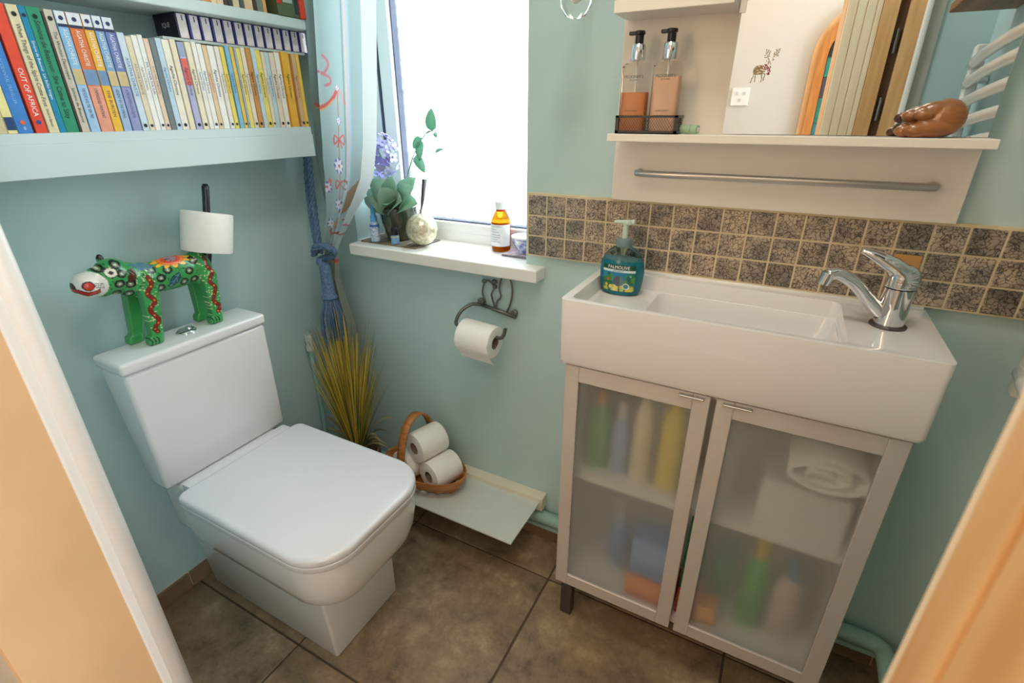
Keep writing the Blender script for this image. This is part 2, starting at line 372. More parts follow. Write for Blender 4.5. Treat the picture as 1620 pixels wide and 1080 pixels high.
struct(link('wall_hall_right', *join(box(1.9, 1.98, HY, HW[0], 0, ZC), box(1.9, 1.98, HW[1], YD-.11, 0, ZC), box(1.9, 1.98, HW[0], HW[1], 0, HW[2]), box(1.9, 1.98, HW[0], HW[1], HW[3], ZC)), m_hall))
w2 = struct(link('fill_opening_2', *join(box(1.91, 1.97, HW[0], HW[0]+.05, HW[2], HW[3]), box(1.91, 1.97, HW[1]-.05, HW[1], HW[2], HW[3]), box(1.91, 1.97, HW[0], HW[1], HW[2], HW[2]+.05), box(1.91, 1.97, HW[0], HW[1], HW[3]-.05, HW[3])), m_upvc), 'unseen framed hall opening added to bring fill daylight through the doorway')
struct(link('wall_hall_front', *join(box(-1.3, JL-.03, YD-.13, YD-.11, 0, ZC), box(JR+.03, 2.0, YD-.13, YD-.11, 0, ZC)), m_hall))
struct(link('ceiling_hall', *box(-1.3, 2.0, HY, -1.0, ZC, ZC+.05), m_ceil))
struct(link('floor_hall', *box(-1.3, 2.0, HY, -1.0, -.06, -.006), M('hall_floor', (176, 150, 118), 0.5, var=0.1, vscale=5)))
# floor and its tiles
fl = struct(link('floor', *box(XL-.1, XR+.1, -1.0, YB+.1, -.06, -.004), m_grout), 'brown slate tiled floor')
xs_ = [-0.802, -0.329, 0.144, 0.617, 1.09]; ys_ = [-1.080, -0.607, -0.134, 0.339]
for i in range(4):
    for j in range(3):
        a, b, c, d = max(xs_[i]+.0025, XL), min(xs_[i+1]-.0025, XR), max(ys_[j]+.0025, -1.0), min(ys_[j+1]-.0025, YB)
        if b-a > .01 and d-c > .01: link('floor_tile', *box(a, b, c, d, -.01, 0, .0015, 1), m_ftile, fl)
# tile skirting
bl = struct(link('baseboard_left', *box(XL, XL+.006, -.86, YB-.01, 0, .048), m_tgrout))
m_skirt = M('brown_skirting_tile', (150, 122, 96), 0.5, c2=(124, 98, 76), vscale=14, pos=True)
y = -0.86
while y < -0.02:
    y2 = min(y+.235, -0.006); link('skirting_tile', *box(XL+.004, XL+.013, y, y2-.004, 0, .05, .001, 1), m_skirt, bl); y = y2
bb = struct(link('baseboard_back', *box(XL+.02, XR-.01, YB-.006, YB, 0, .034), m_tgrout))
x = XL+.02
while x < XR-.03:
    x2 = min(x+.33, XR-.01); link('skirting_tile', *box(x, x2-.004, YB-.012, YB-.004, 0, .036, .001, 1), m_skirt, bb); x = x2
# doorway trims
t1 = struct(link('trim_1', *box(JL-.03, JL, YD-.15, YD-.022, 0, 2.06), m_cream), 'cream painted left door jamb')
link('edge_bead', *tube([(JL-.004, YD-.011, 0), (JL-.004, YD-.011, 2.06)], .013, 12), m_white, t1, smooth=True)
link('edge_strip', *box(JL-.03, JL+.002, YD-.034, YD-.02, 0, 2.06, .003), m_white, t1)
t2 = struct(link('trim_2', *box(JR+.008, JR+.03, YD-.15, YD+.001, 0, 2.06), m_pine), 'pine lining of the right door jamb')
link('stop_strip', *box(JR, JR+.02, YD-.027, YD+.002, 0, 2.06, .002), m_pine, t2)
link('lining_board', *box(JR, JR+.02, YD-.15, YD-.030, 0, 2.06, .002), m_pine, t2)
for a, b, dp, mt in ((.624, .647, .012, m_pine2), (.648, .669, .014, m_pine2), (.670, .692, .016, m_pine2), (.693, .706, .018, m_pine2), (.707, .745, .02, m_pine), (.768, .803, .022, m_pine)):
    link('architrave_board', *box(a, b, YD+.0025, YD+dp, 0, 2.1, .0015), mt, t2)
link('hinge_gap', *box(.745, .768, YD+.001, YD+.006, 0, 2.1), M('shadow_gap_wood', (92, 66, 44), .8, var=.1), t2)
for z in (1.30, 1.47, 1.62):
    link('hinge', *tube([(.757, YD+.012, z-.03), (.757, YD+.012, z+.03)], .005, 8), m_steel_d, t2)
link('white_bead', *box(.803, .818, YD+.001, YD+.026, 0, 2.1, .005), m_white, t2)
link('grey_strip', *box(.818, .848, YD+.001, YD+.008, 0, 2.1), M('grey_filler_paint', (178, 178, 168), .6, var=.04), t2)
struct(link('trim_3', *box(JL-.03, JR+.03, YD-.15, YD+.001, 2.06, 2.10), m_pine))
# splashback tiles
t4 = struct(link('trim_4', *box(-.003, XR-.002, .0012, YB+.001, .8955, 1.0435), m_tgrout), 'splashback of brown crackle glass tiles behind the basin')
pit = .048
tile_me = None
for i in range(20):
    for j in range(3):
        x0 = i*pit+.0017; z1 = 1.0405-j*pit-.0017
        wd = min(pit-.0034, XR-.003-x0)
        if tile_me is None or wd < pit-.004:
            o = link('tile', *box(0, wd, 0, .007, -(pit-.0034), 0, .0012, 2), m_stile, t4)
            if tile_me is None: tile_me = o.data
        else:
            o = bpy.data.objects.new('tile', tile_me); COL.objects.link(o); o.parent = t4
        o.location = (x0, random.uniform(-.0004, .0004), z1)
link('plain_tile', *box(15*pit+.004, 16*pit-.004, -.0012, .002, .957, .985), M('amber_tile_patch', (214, 158, 92), .35, var=.1), t4)
# window
w1 = struct(link('window_1', *join(box(WX0-.03, WX0+.07, WYI, WYI+.07, .87, 2.05, .003), box(.06, .15, WYI, WYI+.07, .87, 2.05, .003), box(WX0-.03, .15, WYI, WYI+.07, .86, .905, .003), box(WX0-.03, .15, WYI, WYI+.07, 1.95, 2.05, .003)), m_upvc), 'white plastic window frame with obscured glass')
gx = -.487
link('sash', *join(box(gx-.045, gx, WYI-.004, WYI+.06, .895, 1.98, .004), box(.03, .08, WYI-.004, WYI+.06, .895, 1.98, .004), box(gx-.045, .08, WYI-.004, WYI+.06, .897, .925, .004), box(gx-.045, .08, WYI-.004, WYI+.06, 1.93, 1.98, .004)), m_upvc, w1)
link('gasket', *join(box(gx-.052, gx-.046, WYI-.006, WYI+.05, .89, 1.985), box(gx, gx+.004, WYI+.008, WYI+.05, .925, 1.93), box(gx, .03, WYI+.008, WYI+.05, .925, .929)), m_gasket, w1)
link('pane', *box(gx+.002, .032, WYI+.028, WYI+.032, .927, 1.932), m_window_glass(), w1)
sill = struct(link('trim_5', *join(box(-.562, .043, -.040, YB, .838, .870, .004, 3), box(WX0, WX1, YB-.002, WYI, .838, .870)), m_white), 'white gloss window sill board')

# ------------------------------------------------------------------ toilet
t = thing('toilet', 'white close-coupled toilet with closed square lid', 'toilet', (-.40, -.495, 0))
link('cistern', *hexa([(-.690, -.652, .405), (-.614, -.652, .405), (-.614, -.322, .405), (-.690, -.322, .405), (-.690, -.666, .720), (-.590, -.666, .720), (-.590, -.334, .720), (-.690, -.334, .720)], .009, 3), m_ceramic, t, smooth='auto')
link('cistern_lid', *box(-.694, -.584, -.671, -.331, .722, .749, .008, 4), m_ceramic, t, smooth='auto')
fb = link('flush_button', *lathe([(.019, 0), (.019, .003), (.016, .0065), (.010, .008), (.0, .008)], (-.642, -.497, .749), 24, 1, 1.15), m_chrome, t, smooth='auto')
link('button_half', *lathe([(.009, 0), (.008, .004), (0.0, .006)], (-.642, -.490, .756), 16), m_chrome, fb, smooth='auto')
RF = (.022, .095, .095, .022)
def ring(ins, z, x0=-.600, x1=-.088, y0=-.672, y1=-.326, rad=RF, extra=0):
    return rrect(x0+ins*.3, x1-ins, y0+ins, y1-ins, [min(max(q-ins*.3, .012), .11) for q in rad], z, 8)
link('bowl', *loft([ring(.080, .232, x0=-.56, x1=-.105), ring(.056, .242, x0=-.56, x1=-.098), ring(.034, .260, x0=-.555), ring(.019, .285, x0=-.552), ring(.010, .318, x0=-.55), ring(.005, .360, x0=-.55), ring(.004, .385, x0=-.55), ring(.004, .398, x0=-.55)]), m_ceramic, t, smooth='auto')
link('rear_shelf', *box(-.692, -.540, -.628, -.352, .25, .404, .014, 3), m_ceramic, t, smooth='auto')
link('foot', *hexa([(-.690, -.587, 0), (-.214, -.587, 0), (-.214, -.367, 0), (-.690, -.367, 0), (-.690, -.606, .275), (-.203, -.606, .275), (-.203, -.374, .275), (-.690, -.374, .275)], .007, 3), m_ceramic, t, smooth='auto')
link('seat', *loft([ring(.003, .399, x0=-.545), ring(.001, .403, x0=-.545), ring(.001, .413, x0=-.545), ring(.003, .4145, x0=-.545)]), m_plastic_w, t, smooth='auto')
link('seat_lid', *loft([ring(.002, .4155, x0=-.545), ring(.001, .418, x0=-.545), ring(.001, .428, x0=-.545), ring(.004, .4325, x0=-.543), ring(.009, .434, x0=-.540), ]), m_plastic_w, t, smooth='auto')
link('hinge_block', *box(-.580, -.540, -.635, -.352, .402, .428, .004), m_plastic_w, t, smooth='auto')

# ------------------------------------------------------------------ basin cabinet
c = thing('basin_cabinet', 'aluminium framed cabinet with two frosted glass doors under the basin', 'cabinet', (.4935, -.12, 0))
CX0, CX1 = .206, .781
m_carc = M('white_carcass', (232, 230, 226), .4, var=.01)
link('carcass', *join(box(CX0, CX0+.014, -.222, .010, .145, .752), box(CX1-.014, CX1, -.222, .010, .145, .752), box(CX0+.014, CX1-.014, -.222, .010, .145, .159), box(CX0+.014, CX1-.014, -.016, -.004, .159, .752), box(CX0+.014, CX1-.014, -.222, -.18, .738, .752)), m_carc, c)
link('inner_shelf', *box(CX0+.014, CX1-.014, -.200, -.016, .446, .462), m_carc, c)
m_frost = M_trans('frosted_glass', (250, 252, 252), .44, 1.14)
_nt = m_frost.node_tree; _df = _nt.nodes.new('ShaderNodeBsdfDiffuse'); _df.inputs[0].default_value = lin((214, 216, 216)); _mx = _nt.nodes.new('ShaderNodeMixShader'); _mx.inputs[0].default_value = .13
_nt.links.new(_nt.nodes['Principled BSDF'].outputs[0], _mx.inputs[1]); _nt.links.new(_df.outputs[0], _mx.inputs[2]); _nt.links.new(_mx.outputs[0], _nt.nodes['Material Output'].inputs['Surface'])
for (a, b, lip0, lip1) in ((CX0, .4865, .432, .476), (.4965, CX1, .508, .556)):
    fw_ = .030; y0, y1 = -.2375, -.223
    d = link('door', *join(box(a, a+fw_, y0, y1, .140, .750, .0012, 1), box(b-fw_, b, y0, y1, .140, .750, .0012, 1), box(a+fw_, b-fw_, y0, y1, .140, .174, .0012, 1), box(a+fw_, b-fw_, y0, y1, .715, .750, .0012, 1)), m_alu, c)
    link('glass_panel', *box(a+fw_-.002, b-fw_+.002, -.2320, -.2280, .172, .717), m_frost, d)
    link('handle_lip', *join(box(lip0, lip1, y0-.009, y0, .7425, .7455, .0008, 1), box(lip0, lip1, y0-.001, y0+.002, .738, .7455)), m_rail, d)
for lx in (CX0+.006, CX1-.036):
    for ly in (-.212, -.068): link('leg', *box(lx, lx+.030, ly, ly+.026, 0, .146, .002), m_steel_d, c)

# ------------------------------------------------------------------ basin
bs = thing('wash_basin', 'long white ceramic basin with a shallow ledge at its left', 'basin', (.4935, -.12, .754))
BX0, BX1, BY0, BY1, BZ0, BZ1 = .1915, .7945, -.2445, .0115, .7540, .8895
outer = loft([rrect(BX0+.003, BX1-.003, BY0+.003, BY1, (.012, .012, .002, .002), BZ0, 6), rrect(BX0, BX1, BY0, BY1, (.012, .012, .002, .002), BZ0+.008, 6), rrect(BX0, BX1, BY0, BY1, (.012, .012, .002, .002), BZ1, 6)])
cut1 = loft([rrect(.212, .662, -.228, -.020, .016, BZ1-.032, 6), rrect(.206, .664, -.231, -.018, .016, BZ1+.02, 6)])
cut2 = loft([rrect(.345, .640, -.218, -.034, .02, BZ1-.088, 6), rrect(.338, .655, -.226, -.026, .02, BZ1-.06, 6), rrect(.331, .663, -.2285, -.0205, .02, BZ1-.020, 6)])
bw = link('basin_body', *cut(outer, [cut1, cut2], .0045, 3), m_ceramic, bs, smooth='auto')
link('sealant_bead', *tube([(.196, .0005, .8915), (.790, .0005, .8915)], .0042, 8), m_white, bs, smooth=True)
link('waste', *lathe([(.020, 0), (.020, .002), (.012, .003), (0, .002)], (.50, -.12, BZ1-.0885), 20), m_chrome, bs, smooth='auto')

# ------------------------------------------------------------------ tap
tp = thing('mixer_tap', 'chrome single lever tap with a slim curved spout', 'tap', (.725, -.115, BZ1))
cx, cy, cz = .725, -.115, BZ1
link('base_ring', *lathe([(.0265, 0), (.0265, .003), (.024, .005), (.021, .005)], (cx, cy, cz), 28), m_steel_d, tp, smooth='auto')
link('body', *lathe([(.0215, .004), (.0215, .030), (.0222, .062), (.0222, .066)], (cx, cy, cz), 28), m_chrome, tp, smooth='auto')
sp = link('spout', *tube(spline([(cx-.012, cy-.002, cz+.018), (cx-.035, cy-.008, cz+.040), (cx-.062, cy-.015, cz+.068), (cx-.088, cy-.021, cz+.082), (cx-.105, cy-.026, cz+.080)], 6), [.0115]*8+[.0105]*8+[.0100]*9, 14), m_chrome, tp, smooth=True)
link('aerator', *tube([(cx-.103, cy-.0255, cz+.083), (cx-.108, cy-.027, cz+.064)], [.0108, .0098], 16), m_chrome, sp, smooth='auto')
lv = []
for tt, wx, hz, zc, xo in ((0, .0225, .001, .067, 0), (.1, .0235, .014, .076, -.001), (.3, .0225, .018, .087, -.004), (.5, .0205, .014, .098, -.014), (.7, .016, .009, .109, -.032), (.9, .012, .006, .118, -.052), (1, .008, .003, .122, -.066)):
    lv.append((tt, wx, hz, zc, xo))
lever = remesh([ellipsoid((cx+.001, cy, cz+.082), (.0235, .0235, .022), 24, 14), tube([(cx-.002, cy, cz+.090), (cx-.018, cy-.001, cz+.101), (cx-.036, cy-.003, cz+.110), (cx-.052, cy-.005, cz+.117), (cx-.066, cy-.006, cz+.121)], [.0225, .0200, .0160, .0115, .0065], 14, sy=.66), lathe([(.0225, .067), (.0225, .082)], (cx, cy, cz), 28)], .0016, 6)
link('lever', *lever, m_chrome, tp, smooth=True)

# ------------------------------------------------------------------ shelf unit above the basin, mirror
un = thing('bathroom_shelf_unit', 'white backboard with two shelves and a steel towel rail above the tiles', 'shelf', (.4975, 0, 1.045))
link('backboard', *box(.205, .790, -.014, YB, 1.0445, 1.62, .001, 1), m_unit, un)
link('long_shelf', *box(.2145, .7860, -.100, -.0145, 1.1635, 1.1770, .001, 1), m_unit, un)
link('short_shelf', *box(.2110, .4060, -.100, -.0145, 1.3690, 1.3885, .001, 1), m_unit, un)
rl = [(.262, -.0145, 1.1035), (.262, -.040, 1.1035), (.264, -.047, 1.1035), (.272, -.050, 1.1035)]
rl += [(x, -.050, 1.1035) for x in (.40, .50, .60)] + [(.732, -.050, 1.1035), (.740, -.047, 1.1035), (.742, -.040, 1.1035), (.742, -.0145, 1.1035)]
link('towel_rail', *tube(rl, .0062, 14), m_rail, un, smooth='auto')
m_mirror = M('silvered_mirror', (248, 249, 248), .0, 1.0, var=.0)
m_medge = M('mirror_edge', (104, 92, 62), .5, .2, var=.15, vscale=80)
MT = math.radians(2.7); ME = .0244
def mir(x, s, off=0.0):
    """point on the mirror face: x across, s up along the leaning glass, off towards the room"""
    return (x, -.0500+ME*(x-.412)+s*math.sin(MT)-off, 1.1778+s*math.cos(MT))
mi = thing('mirror', 'rectangular frameless mirror leaning on the long white shelf', 'mirror', (.598, -.045, 1.177))
MX0, MX1, MH = .412, .784, .43
link('glass', [mir(MX0, 0), mir(MX1, 0), mir(MX1, MH), mir(MX0, MH)], [[0, 1, 2, 3]], m_mirror, mi)
bk = [mir(MX0, 0, -.0003), mir(MX1, 0, -.0003), mir(MX1, MH, -.0003), mir(MX0, MH, -.0003), mir(MX0, 0, -.005), mir(MX1, 0, -.005), mir(MX1, MH, -.005), mir(MX0, MH, -.005)]
link('edge', bk, [[0, 1, 5, 4], [1, 2, 6, 5], [2, 3, 7, 6], [3, 0, 4, 7], [4, 5, 6, 7]], m_medge, mi)
for s in (.195,):
    p = mir(MX0, s); link('clip', *box(p[0]-.004, p[0]+.006, p[1]-.002, p[1]+.008, p[2]-.010, p[2]+.010, .001), m_unit, mi)
# gem sticker of a reindeer on the mirror
rd = thing('reindeer_sticker', 'small reindeer sticker of gold gems with a red scarf on the mirror', 'sticker', mir(.462, .09))
def gx_(px, py): return .443+(px-240)/450*.0385, .079+(660-py)/515*.0515
def gems(name, lines, step, r, mat):
    V, F = [], []
    for ln in lines:
        pts = [gx_(*p) for p in ln]; acc = 0.0
        for a, b in zip(pts, pts[1:]):
            L = math.hypot(b[0]-a[0], b[1]-a[1]); n = max(1, int(L/step))
            for i in range(n):
                x, s = a[0]+(b[0]-a[0])*i/n, a[1]+(b[1]-a[1])*i/n; x += random.uniform(-.0003, .0003); s += random.uniform(-.0003, .0003)
                k = len(V); V += [mir(x+r*math.cos(q*PI/3), s+r*math.sin(q*PI/3), .0002) for q in range(6)]+[mir(x, s, .0012)]
                F += [[k+q, k+(q+1) % 6, k+6] for q in range(6)]
    link(name, V, F, mat, rd)
m_gold = M('gold_gems', (178, 148, 100), .3, .2, var=.2, vscale=900); m_redg = M('red_gems', (160, 20, 38), .25, .2, var=.2, vscale=900)
gems('body_gems', [[(270, 480), (275, 430), (310, 395), (380, 385), (440, 395)], [(290, 440), (350, 410), (450, 420)], [(280, 470), (340, 440), (400, 430), (480, 450)], [(290, 490), (340, 480), (420, 460), (500, 480)], [(310, 510), (380, 515), (440, 500), (495, 510)], [(290, 520), (265, 580), (250, 655)], [(320, 520), (318, 580), (330, 640)], [(435, 510), (440, 580), (440, 645)], [(490, 510), (480, 570), (475, 625)], [(330, 400), (400, 470), (470, 490)], [(300, 420), (380, 400), (440, 410)], [(285, 455), (360, 425), (470, 440)], [(285, 500), (360, 500), (470, 495)], [(300, 480), (380, 450), (450, 475)]], .0017, .00100, m_gold)
gems('antler_gems', [[(440, 155), (440, 200), (470, 240), (500, 280), (530, 320)], [(430, 240), (440, 268), (480, 262)], [(480, 165), (465, 215)], [(510, 180), (500, 230), (510, 270)], [(475, 320), (500, 300)], [(680, 150), (670, 195), (630, 240), (590, 260), (560, 300)], [(620, 160), (630, 210), (600, 250)], [(655, 160), (640, 200)], [(595, 200), (580, 250)], [(665, 240), (630, 255)], [(530, 320), (555, 360), (560, 385)], [(510, 330), (520, 380)], [(600, 300), (560, 315)]], .0016, .00095, m_gold)
gems('scarf_gems', [[(440, 390), (480, 440), (510, 465)], [(460, 375), (500, 420), (530, 440)], [(480, 370), (520, 410), (560, 440)], [(520, 440), (545, 490), (560, 530)], [(550, 440), (575, 480), (585, 500)], [(525, 505), (560, 500), (590, 490)], [(540, 525), (580, 520)], [(560, 400), (570, 430)]], .0015, .00100, m_redg)
# carved wooden figure on the shelf
cvx, cvy, cvz = .712, -.074, 1.1772
rz = lambda a, b=0: Matrix.Rotation(a, 3, 'Y') @ Matrix.Rotation(b, 3, 'Z')
carve = remesh([ellipsoid((cvx+.008, cvy, cvz+.027), (.026, .019, .026)), ellipsoid((cvx-.006, cvy-.004, cvz+.036), (.026, .012, .014), rot=rz(-.15)), ellipsoid((cvx-.020, cvy-.012, cvz+.031), (.013, .009, .0085)), ellipsoid((cvx-.034, cvy-.002, cvz+.030), (.012, .008, .0085)),
    ellipsoid((cvx-.018, cvy+.004, cvz+.038), (.018, .008, .007), rot=rz(-.2)), ellipsoid((cvx-.006, cvy-.012, cvz+.013), (.028, .010, .0125)), ellipsoid((cvx-.024, cvy-.016, cvz+.010), (.016, .008, .0100)), ellipsoid((cvx-.036, cvy-.006, cvz+.009), (.015, .008, .0090)), ellipsoid((cvx-.02, cvy+.004, cvz+.014), (.025, .011, .012))], .0012, 1)
V = [(p[0], p[1], max(p[2], cvz)) for p in carve[0]]
tag(link('wooden_carving', V, carve[1], M('polished_brown_wood', (164, 106, 58), .3, c2=(130, 78, 38), vscale=40, coat=.4, stretch=(.4, 1, 2)), smooth=True, loc=(cvx, cvy, cvz)), 'lumpy polished brown wood carving on the shelf before the mirror', 'carving')
# wire basket with two lotion bottles
wb = thing('mesh_tray', 'black wire mesh tray on the long white shelf', 'tray', (.283, -.066, 1.177))
tx0, tx1, ty0, ty1, tz0, tz1 = .226, .340, -.092, -.040, 1.1775, 1.2085
link('base', *box(tx0, tx1, ty0, ty1, tz0, tz0+.0012), m_black, wb)
link('rim', *join(box(tx0, tx1, ty0, ty0+.0015, tz1-.004, tz1), box(tx0, tx1, ty1-.0015, ty1, tz1-.004, tz1), box(tx0, tx0+.0015, ty0, ty1, tz1-.004, tz1), box(tx1-.0015, tx1, ty0, ty1, tz1-.004, tz1), box(tx0, tx0+.006, ty0, ty0+.0015, tz0, tz1), box(tx1-.006, tx1, ty0, ty0+.0015, tz0, tz1), box(tx0, tx1, ty0, ty0+.0015, tz0, tz0+.005), box(tx0, tx0+.0015, ty0, ty1, tz0, tz0+.005), box(tx1-.0015, tx1, ty0, ty1, tz0, tz0+.005), box(tx0, tx1, ty1-.0015, ty1, tz0, tz0+.005)), m_black, wb)
V, F = [], []
def rod(a, b, r=.00032):
    global V, F
    q = tube([a, b], r, 3, caps=False); n = len(V); V += q[0]; F += [[i+n for i in f] for f in q[1]]
hgt = tz1-tz0-.009
for yy in (ty0+.0007, ty1-.0007):
    k = tx0-.02
    while k < tx1+.02:
        for sgn in (1, -1):
            a = [k, tz0+.005]; b = [k+sgn*.016, tz0+.005+hgt]
            if tx0+.003 < a[0] < tx1-.003 and tx0+.003 < b[0] < tx1-.003: rod((a[0], yy, a[1]), (b[0], yy, b[1]))
        k += .0046
for xx in (tx0+.0007, tx1-.0007):
    k = ty0-.02
    while k < ty1+.02:
        for sgn in (1, -1):
            a = [k, tz0+.005]; b = [k+sgn*.016, tz0+.005+hgt]
            if ty0 < a[0] < ty1 and ty0 < b[0] < ty1: rod((xx, a[0], a[1]), (xx, b[0], b[1]))
        k += .0046
wm = link('wire_mesh', V, F, m_black, wb); wm['kind'] = 'stuff'
def lotion(x, y, z, h, fill, liq, label, w=.045, dp=.030):
    L = thing('lotion_bottle', label, 'bottle', (x, y, z), 'pump bottles in the mesh tray')
    a, b = w/2, dp/2
    link('bottle', *loft([rrect(x-a+.001, x+a-.001, y-b+.001, y+b-.001, .008, z, 5), rrect(x-a, x+a, y-b, y+b, .009, z+.003, 5), rrect(x-a, x+a, y-b, y+b, .009, z+h-.006, 5), rrect(x-a+.004, x+a-.004, y-b+.004, y+b-.004, .008, z+h-.001, 5), rrect(x-.009, x+.009, y-.009, y+.009, .0089, z+h, 5), rrect(x-.009, x+.009, y-.009, y+.009, .0089, z+h+.004, 5)]), M_trans('clear_bottle_plastic', (246, 244, 240), .03, 1.12), L, smooth='auto')
    link('lotion', *loft([rrect(x-a+.0025, x+a-.0025, y-b+.0025, y+b-.0025, .007, z+.003, 5), rrect(x-a+.0025, x+a-.0025, y-b+.0025, y+b-.0025, .007, z+fill, 5)]), M('lotion', liq, .35, var=.03), L, smooth='auto')
    link('dip_tube', *tube([(x, y, z+fill), (x, y, z+h+.003)], .0018, 6), m_inkw, L)
    col = link('collar', *lathe([(.0125, 0), (.0130, .002), (.0125, .024), (.0115, .026)], (x, y, z+h+.003), 20), m_chrome, L, smooth='auto')
    pm = link('pump', *lathe([(.0075, .026), (.0075, .040), (.0095, .0415), (.0095, .0455), (.008, .047)], (x, y, z+h+.003), 16), m_black, L, smooth='auto')
    link('nozzle', *box(x-.019, x-.004, y-.004, y+.004, z+h+.0435, z+h+.0495, .0015), m_black, pm)
    f = lambda u, v: (x+u, y-b-.0004, z+h*.80+v)
    link('crest', *lathe([(.0001, -.0001), (.0022, 0), (.0022, .0001)], (x, y-b-.0002, z+h*.86), 10, 1, .01), m_ink, L)
    text('brand_text', 'PECKSNIFF\'S', f, .0068, m_ink, L, width=.034)
    text('small_text', 'ENGLAND', lambda u, v: (x+u, y-b-.0004, z+h*.755+v), .0034, m_ink, L, width=.018)
    text('small_text', 'HAND & BODY', lambda u, v: (x+u, y-b-.0004, z+h*.32+v), .0034, m_ink, L, width=.026)
lotion(.2510, -.066, 1.1790, .116, .068, (212, 134, 84), 'clear pump bottle half full of orange liquid soap in the mesh tray', .050)
lotion(.3075, -.066, 1.1790, .116, .092, (232, 188, 158), 'clear pump bottle nearly full of pale pink lotion in the mesh tray', .050)
lb = thing('lip_balm', 'small pale green tube lying beside the mesh tray', 'tube', (.358, -.072, 1.1775))
m_mint = M('mint_plastic', (158, 190, 158), .4, var=.04)
link('case', *tube([(.344, -.068, 1.1853), (.362, -.074, 1.1853)], .0074, 18), m_mint, lb, smooth='auto')
link('cap', *tube([(.3625, -.0742, 1.1853), (.374, -.078, 1.1853)], .0071, 18), m_mint, lb, smooth='auto')
link('cap_end', *tube([(.374, -.078, 1.1853), (.3744, -.0782, 1.1853)], .004, 12), m_inkw, lb)
# wall lamp at the top edge
wl = thing('wall_lamp', 'clear glass globe wall lamp above the window side of the shelf unit', 'lamp', (.14, .012, 1.46))
link('wall_plate', *lathe([(.001, -.001), (.034, -.001), (.034, .001), (.001, .001)], (.14, .006, 1.47), 24, 1, .01), m_chrome, wl)
link('arm', *tube(spline([(.14, .008, 1.47), (.14, -.05, 1.475), (.14, -.092, 1.465), (.14, -.10, 1.445)], 5), .006, 10), m_chrome, wl, smooth=True)
m_clear = M_trans('clear_lamp_glass', (250, 252, 252), .02, 1.3)
link('glass_globe', *lathe([(.006, -.078), (.018, -.074), (.027, -.060), (.029, -.045), (.026, -.028), (.018, -.012), (.013, 0)], (.14, -.10, 1.445), 28), m_clear, wl, smooth=True)
link('bulb', *lathe([(.003, -.054), (.010, -.048), (.012, -.036), (.008, -.018), (.006, -.004)], (.14, -.10, 1.445), 16), M('bulb_glass', (250, 246, 236), .2, var=.01), wl, smooth=True)

# ------------------------------------------------------------------ soap dispenser
sx_, sy_, sz_ = .2565, -.064, BZ1-.0318
so = thing('soap_dispenser', 'blue-green liquid hand soap bottle on the basin ledge', 'soap bottle', (sx_, sy_, sz_))
prof = [(0, .030), (.002, .036), (.010, .0395), (.030, .0425), (.050, .0435), (.065, .0415), (.078, .0355), (.088, .0265), (.093, .0185), (.096, .0140)]
ELL = .56
def sring(z, k=1.0, n=40):
    r = lerp(prof, z)*k; return [(sx_+r*math.cos(2*PI*i/n), sy_+r*ELL*math.sin(2*PI*i/n), sz_+z) for i in range(n)]
zz = [0, .001, .002, .006, .010, .02, .03, .04, .05, .058, .065, .072, .078, .083, .088, .091, .093, .096]
link('bottle', *loft([sring(q) for q in zz]), M_trans('tinted_bottle_plastic', (205, 232, 236), .04, 1.15), so, smooth='auto')
link('liquid_soap', *loft([sring(q, .95) for q in [.002, .006, .01, .02, .03, .04, .05, .058, .065, .070]]), M('teal_liquid_soap', (26, 136, 156), .2, var=.12, vscale=30, coat=.3), so, smooth='auto')
link('pump_collar', *lathe([(.0150, .0955), (.0155, .098), (.0155, .107), (.0135, .110), (.008, .111)], (sx_, sy_, sz_), 22), M('grey_pump_plastic', (112, 132, 136), .4, var=.03), so, smooth='auto')
m_pump = M('pale_pump_plastic', (196, 214, 200), .4, var=.03)
pm = link('pump_stem', *lathe([(.0055, .110), (.0050, .136), (.0050, .140)], (sx_, sy_, sz_), 14), m_pump, so, smooth='auto')
link('pump_head', *join(tube([(sx_-.022, sy_-.001, sz_+.1405), (sx_+.016, sy_+.001, sz_+.1425)], [.0032, .0050], 10), lathe([(.0075, .138), (.0085, .142), (.0075, .145), (.002, .146)], (sx_+.004, sy_, sz_), 16)), m_pump, so, smooth='auto')
def sfront(u, v, off=.0006):
    """point on the front of the bottle: u across, v height"""
    r = lerp(prof, v)+off; q = max(-1, min(1, u/r)); return (sx_+r*q, sy_-(r*ELL)*math.sqrt(max(0, 1-q*q))-off*.5, sz_+v)
V, F, K = [], [], []
NU, NV = 70, 70
blobs = [(random.uniform(-.027, .027), random.uniform(.012, .022), random.uniform(.002, .004), random.choice([(228, 198, 60), (206, 186, 70), (190, 200, 84), (226, 214, 120)])) for _ in range(26)]
weeds = [(random.choice((-1, 1))*random.uniform(.014, .030), random.uniform(.016, .045), random.uniform(.0025, .005), random.choice([(20, 104, 66), (42, 128, 70), (16, 92, 84), (84, 140, 60)])) for _ in range(34)]
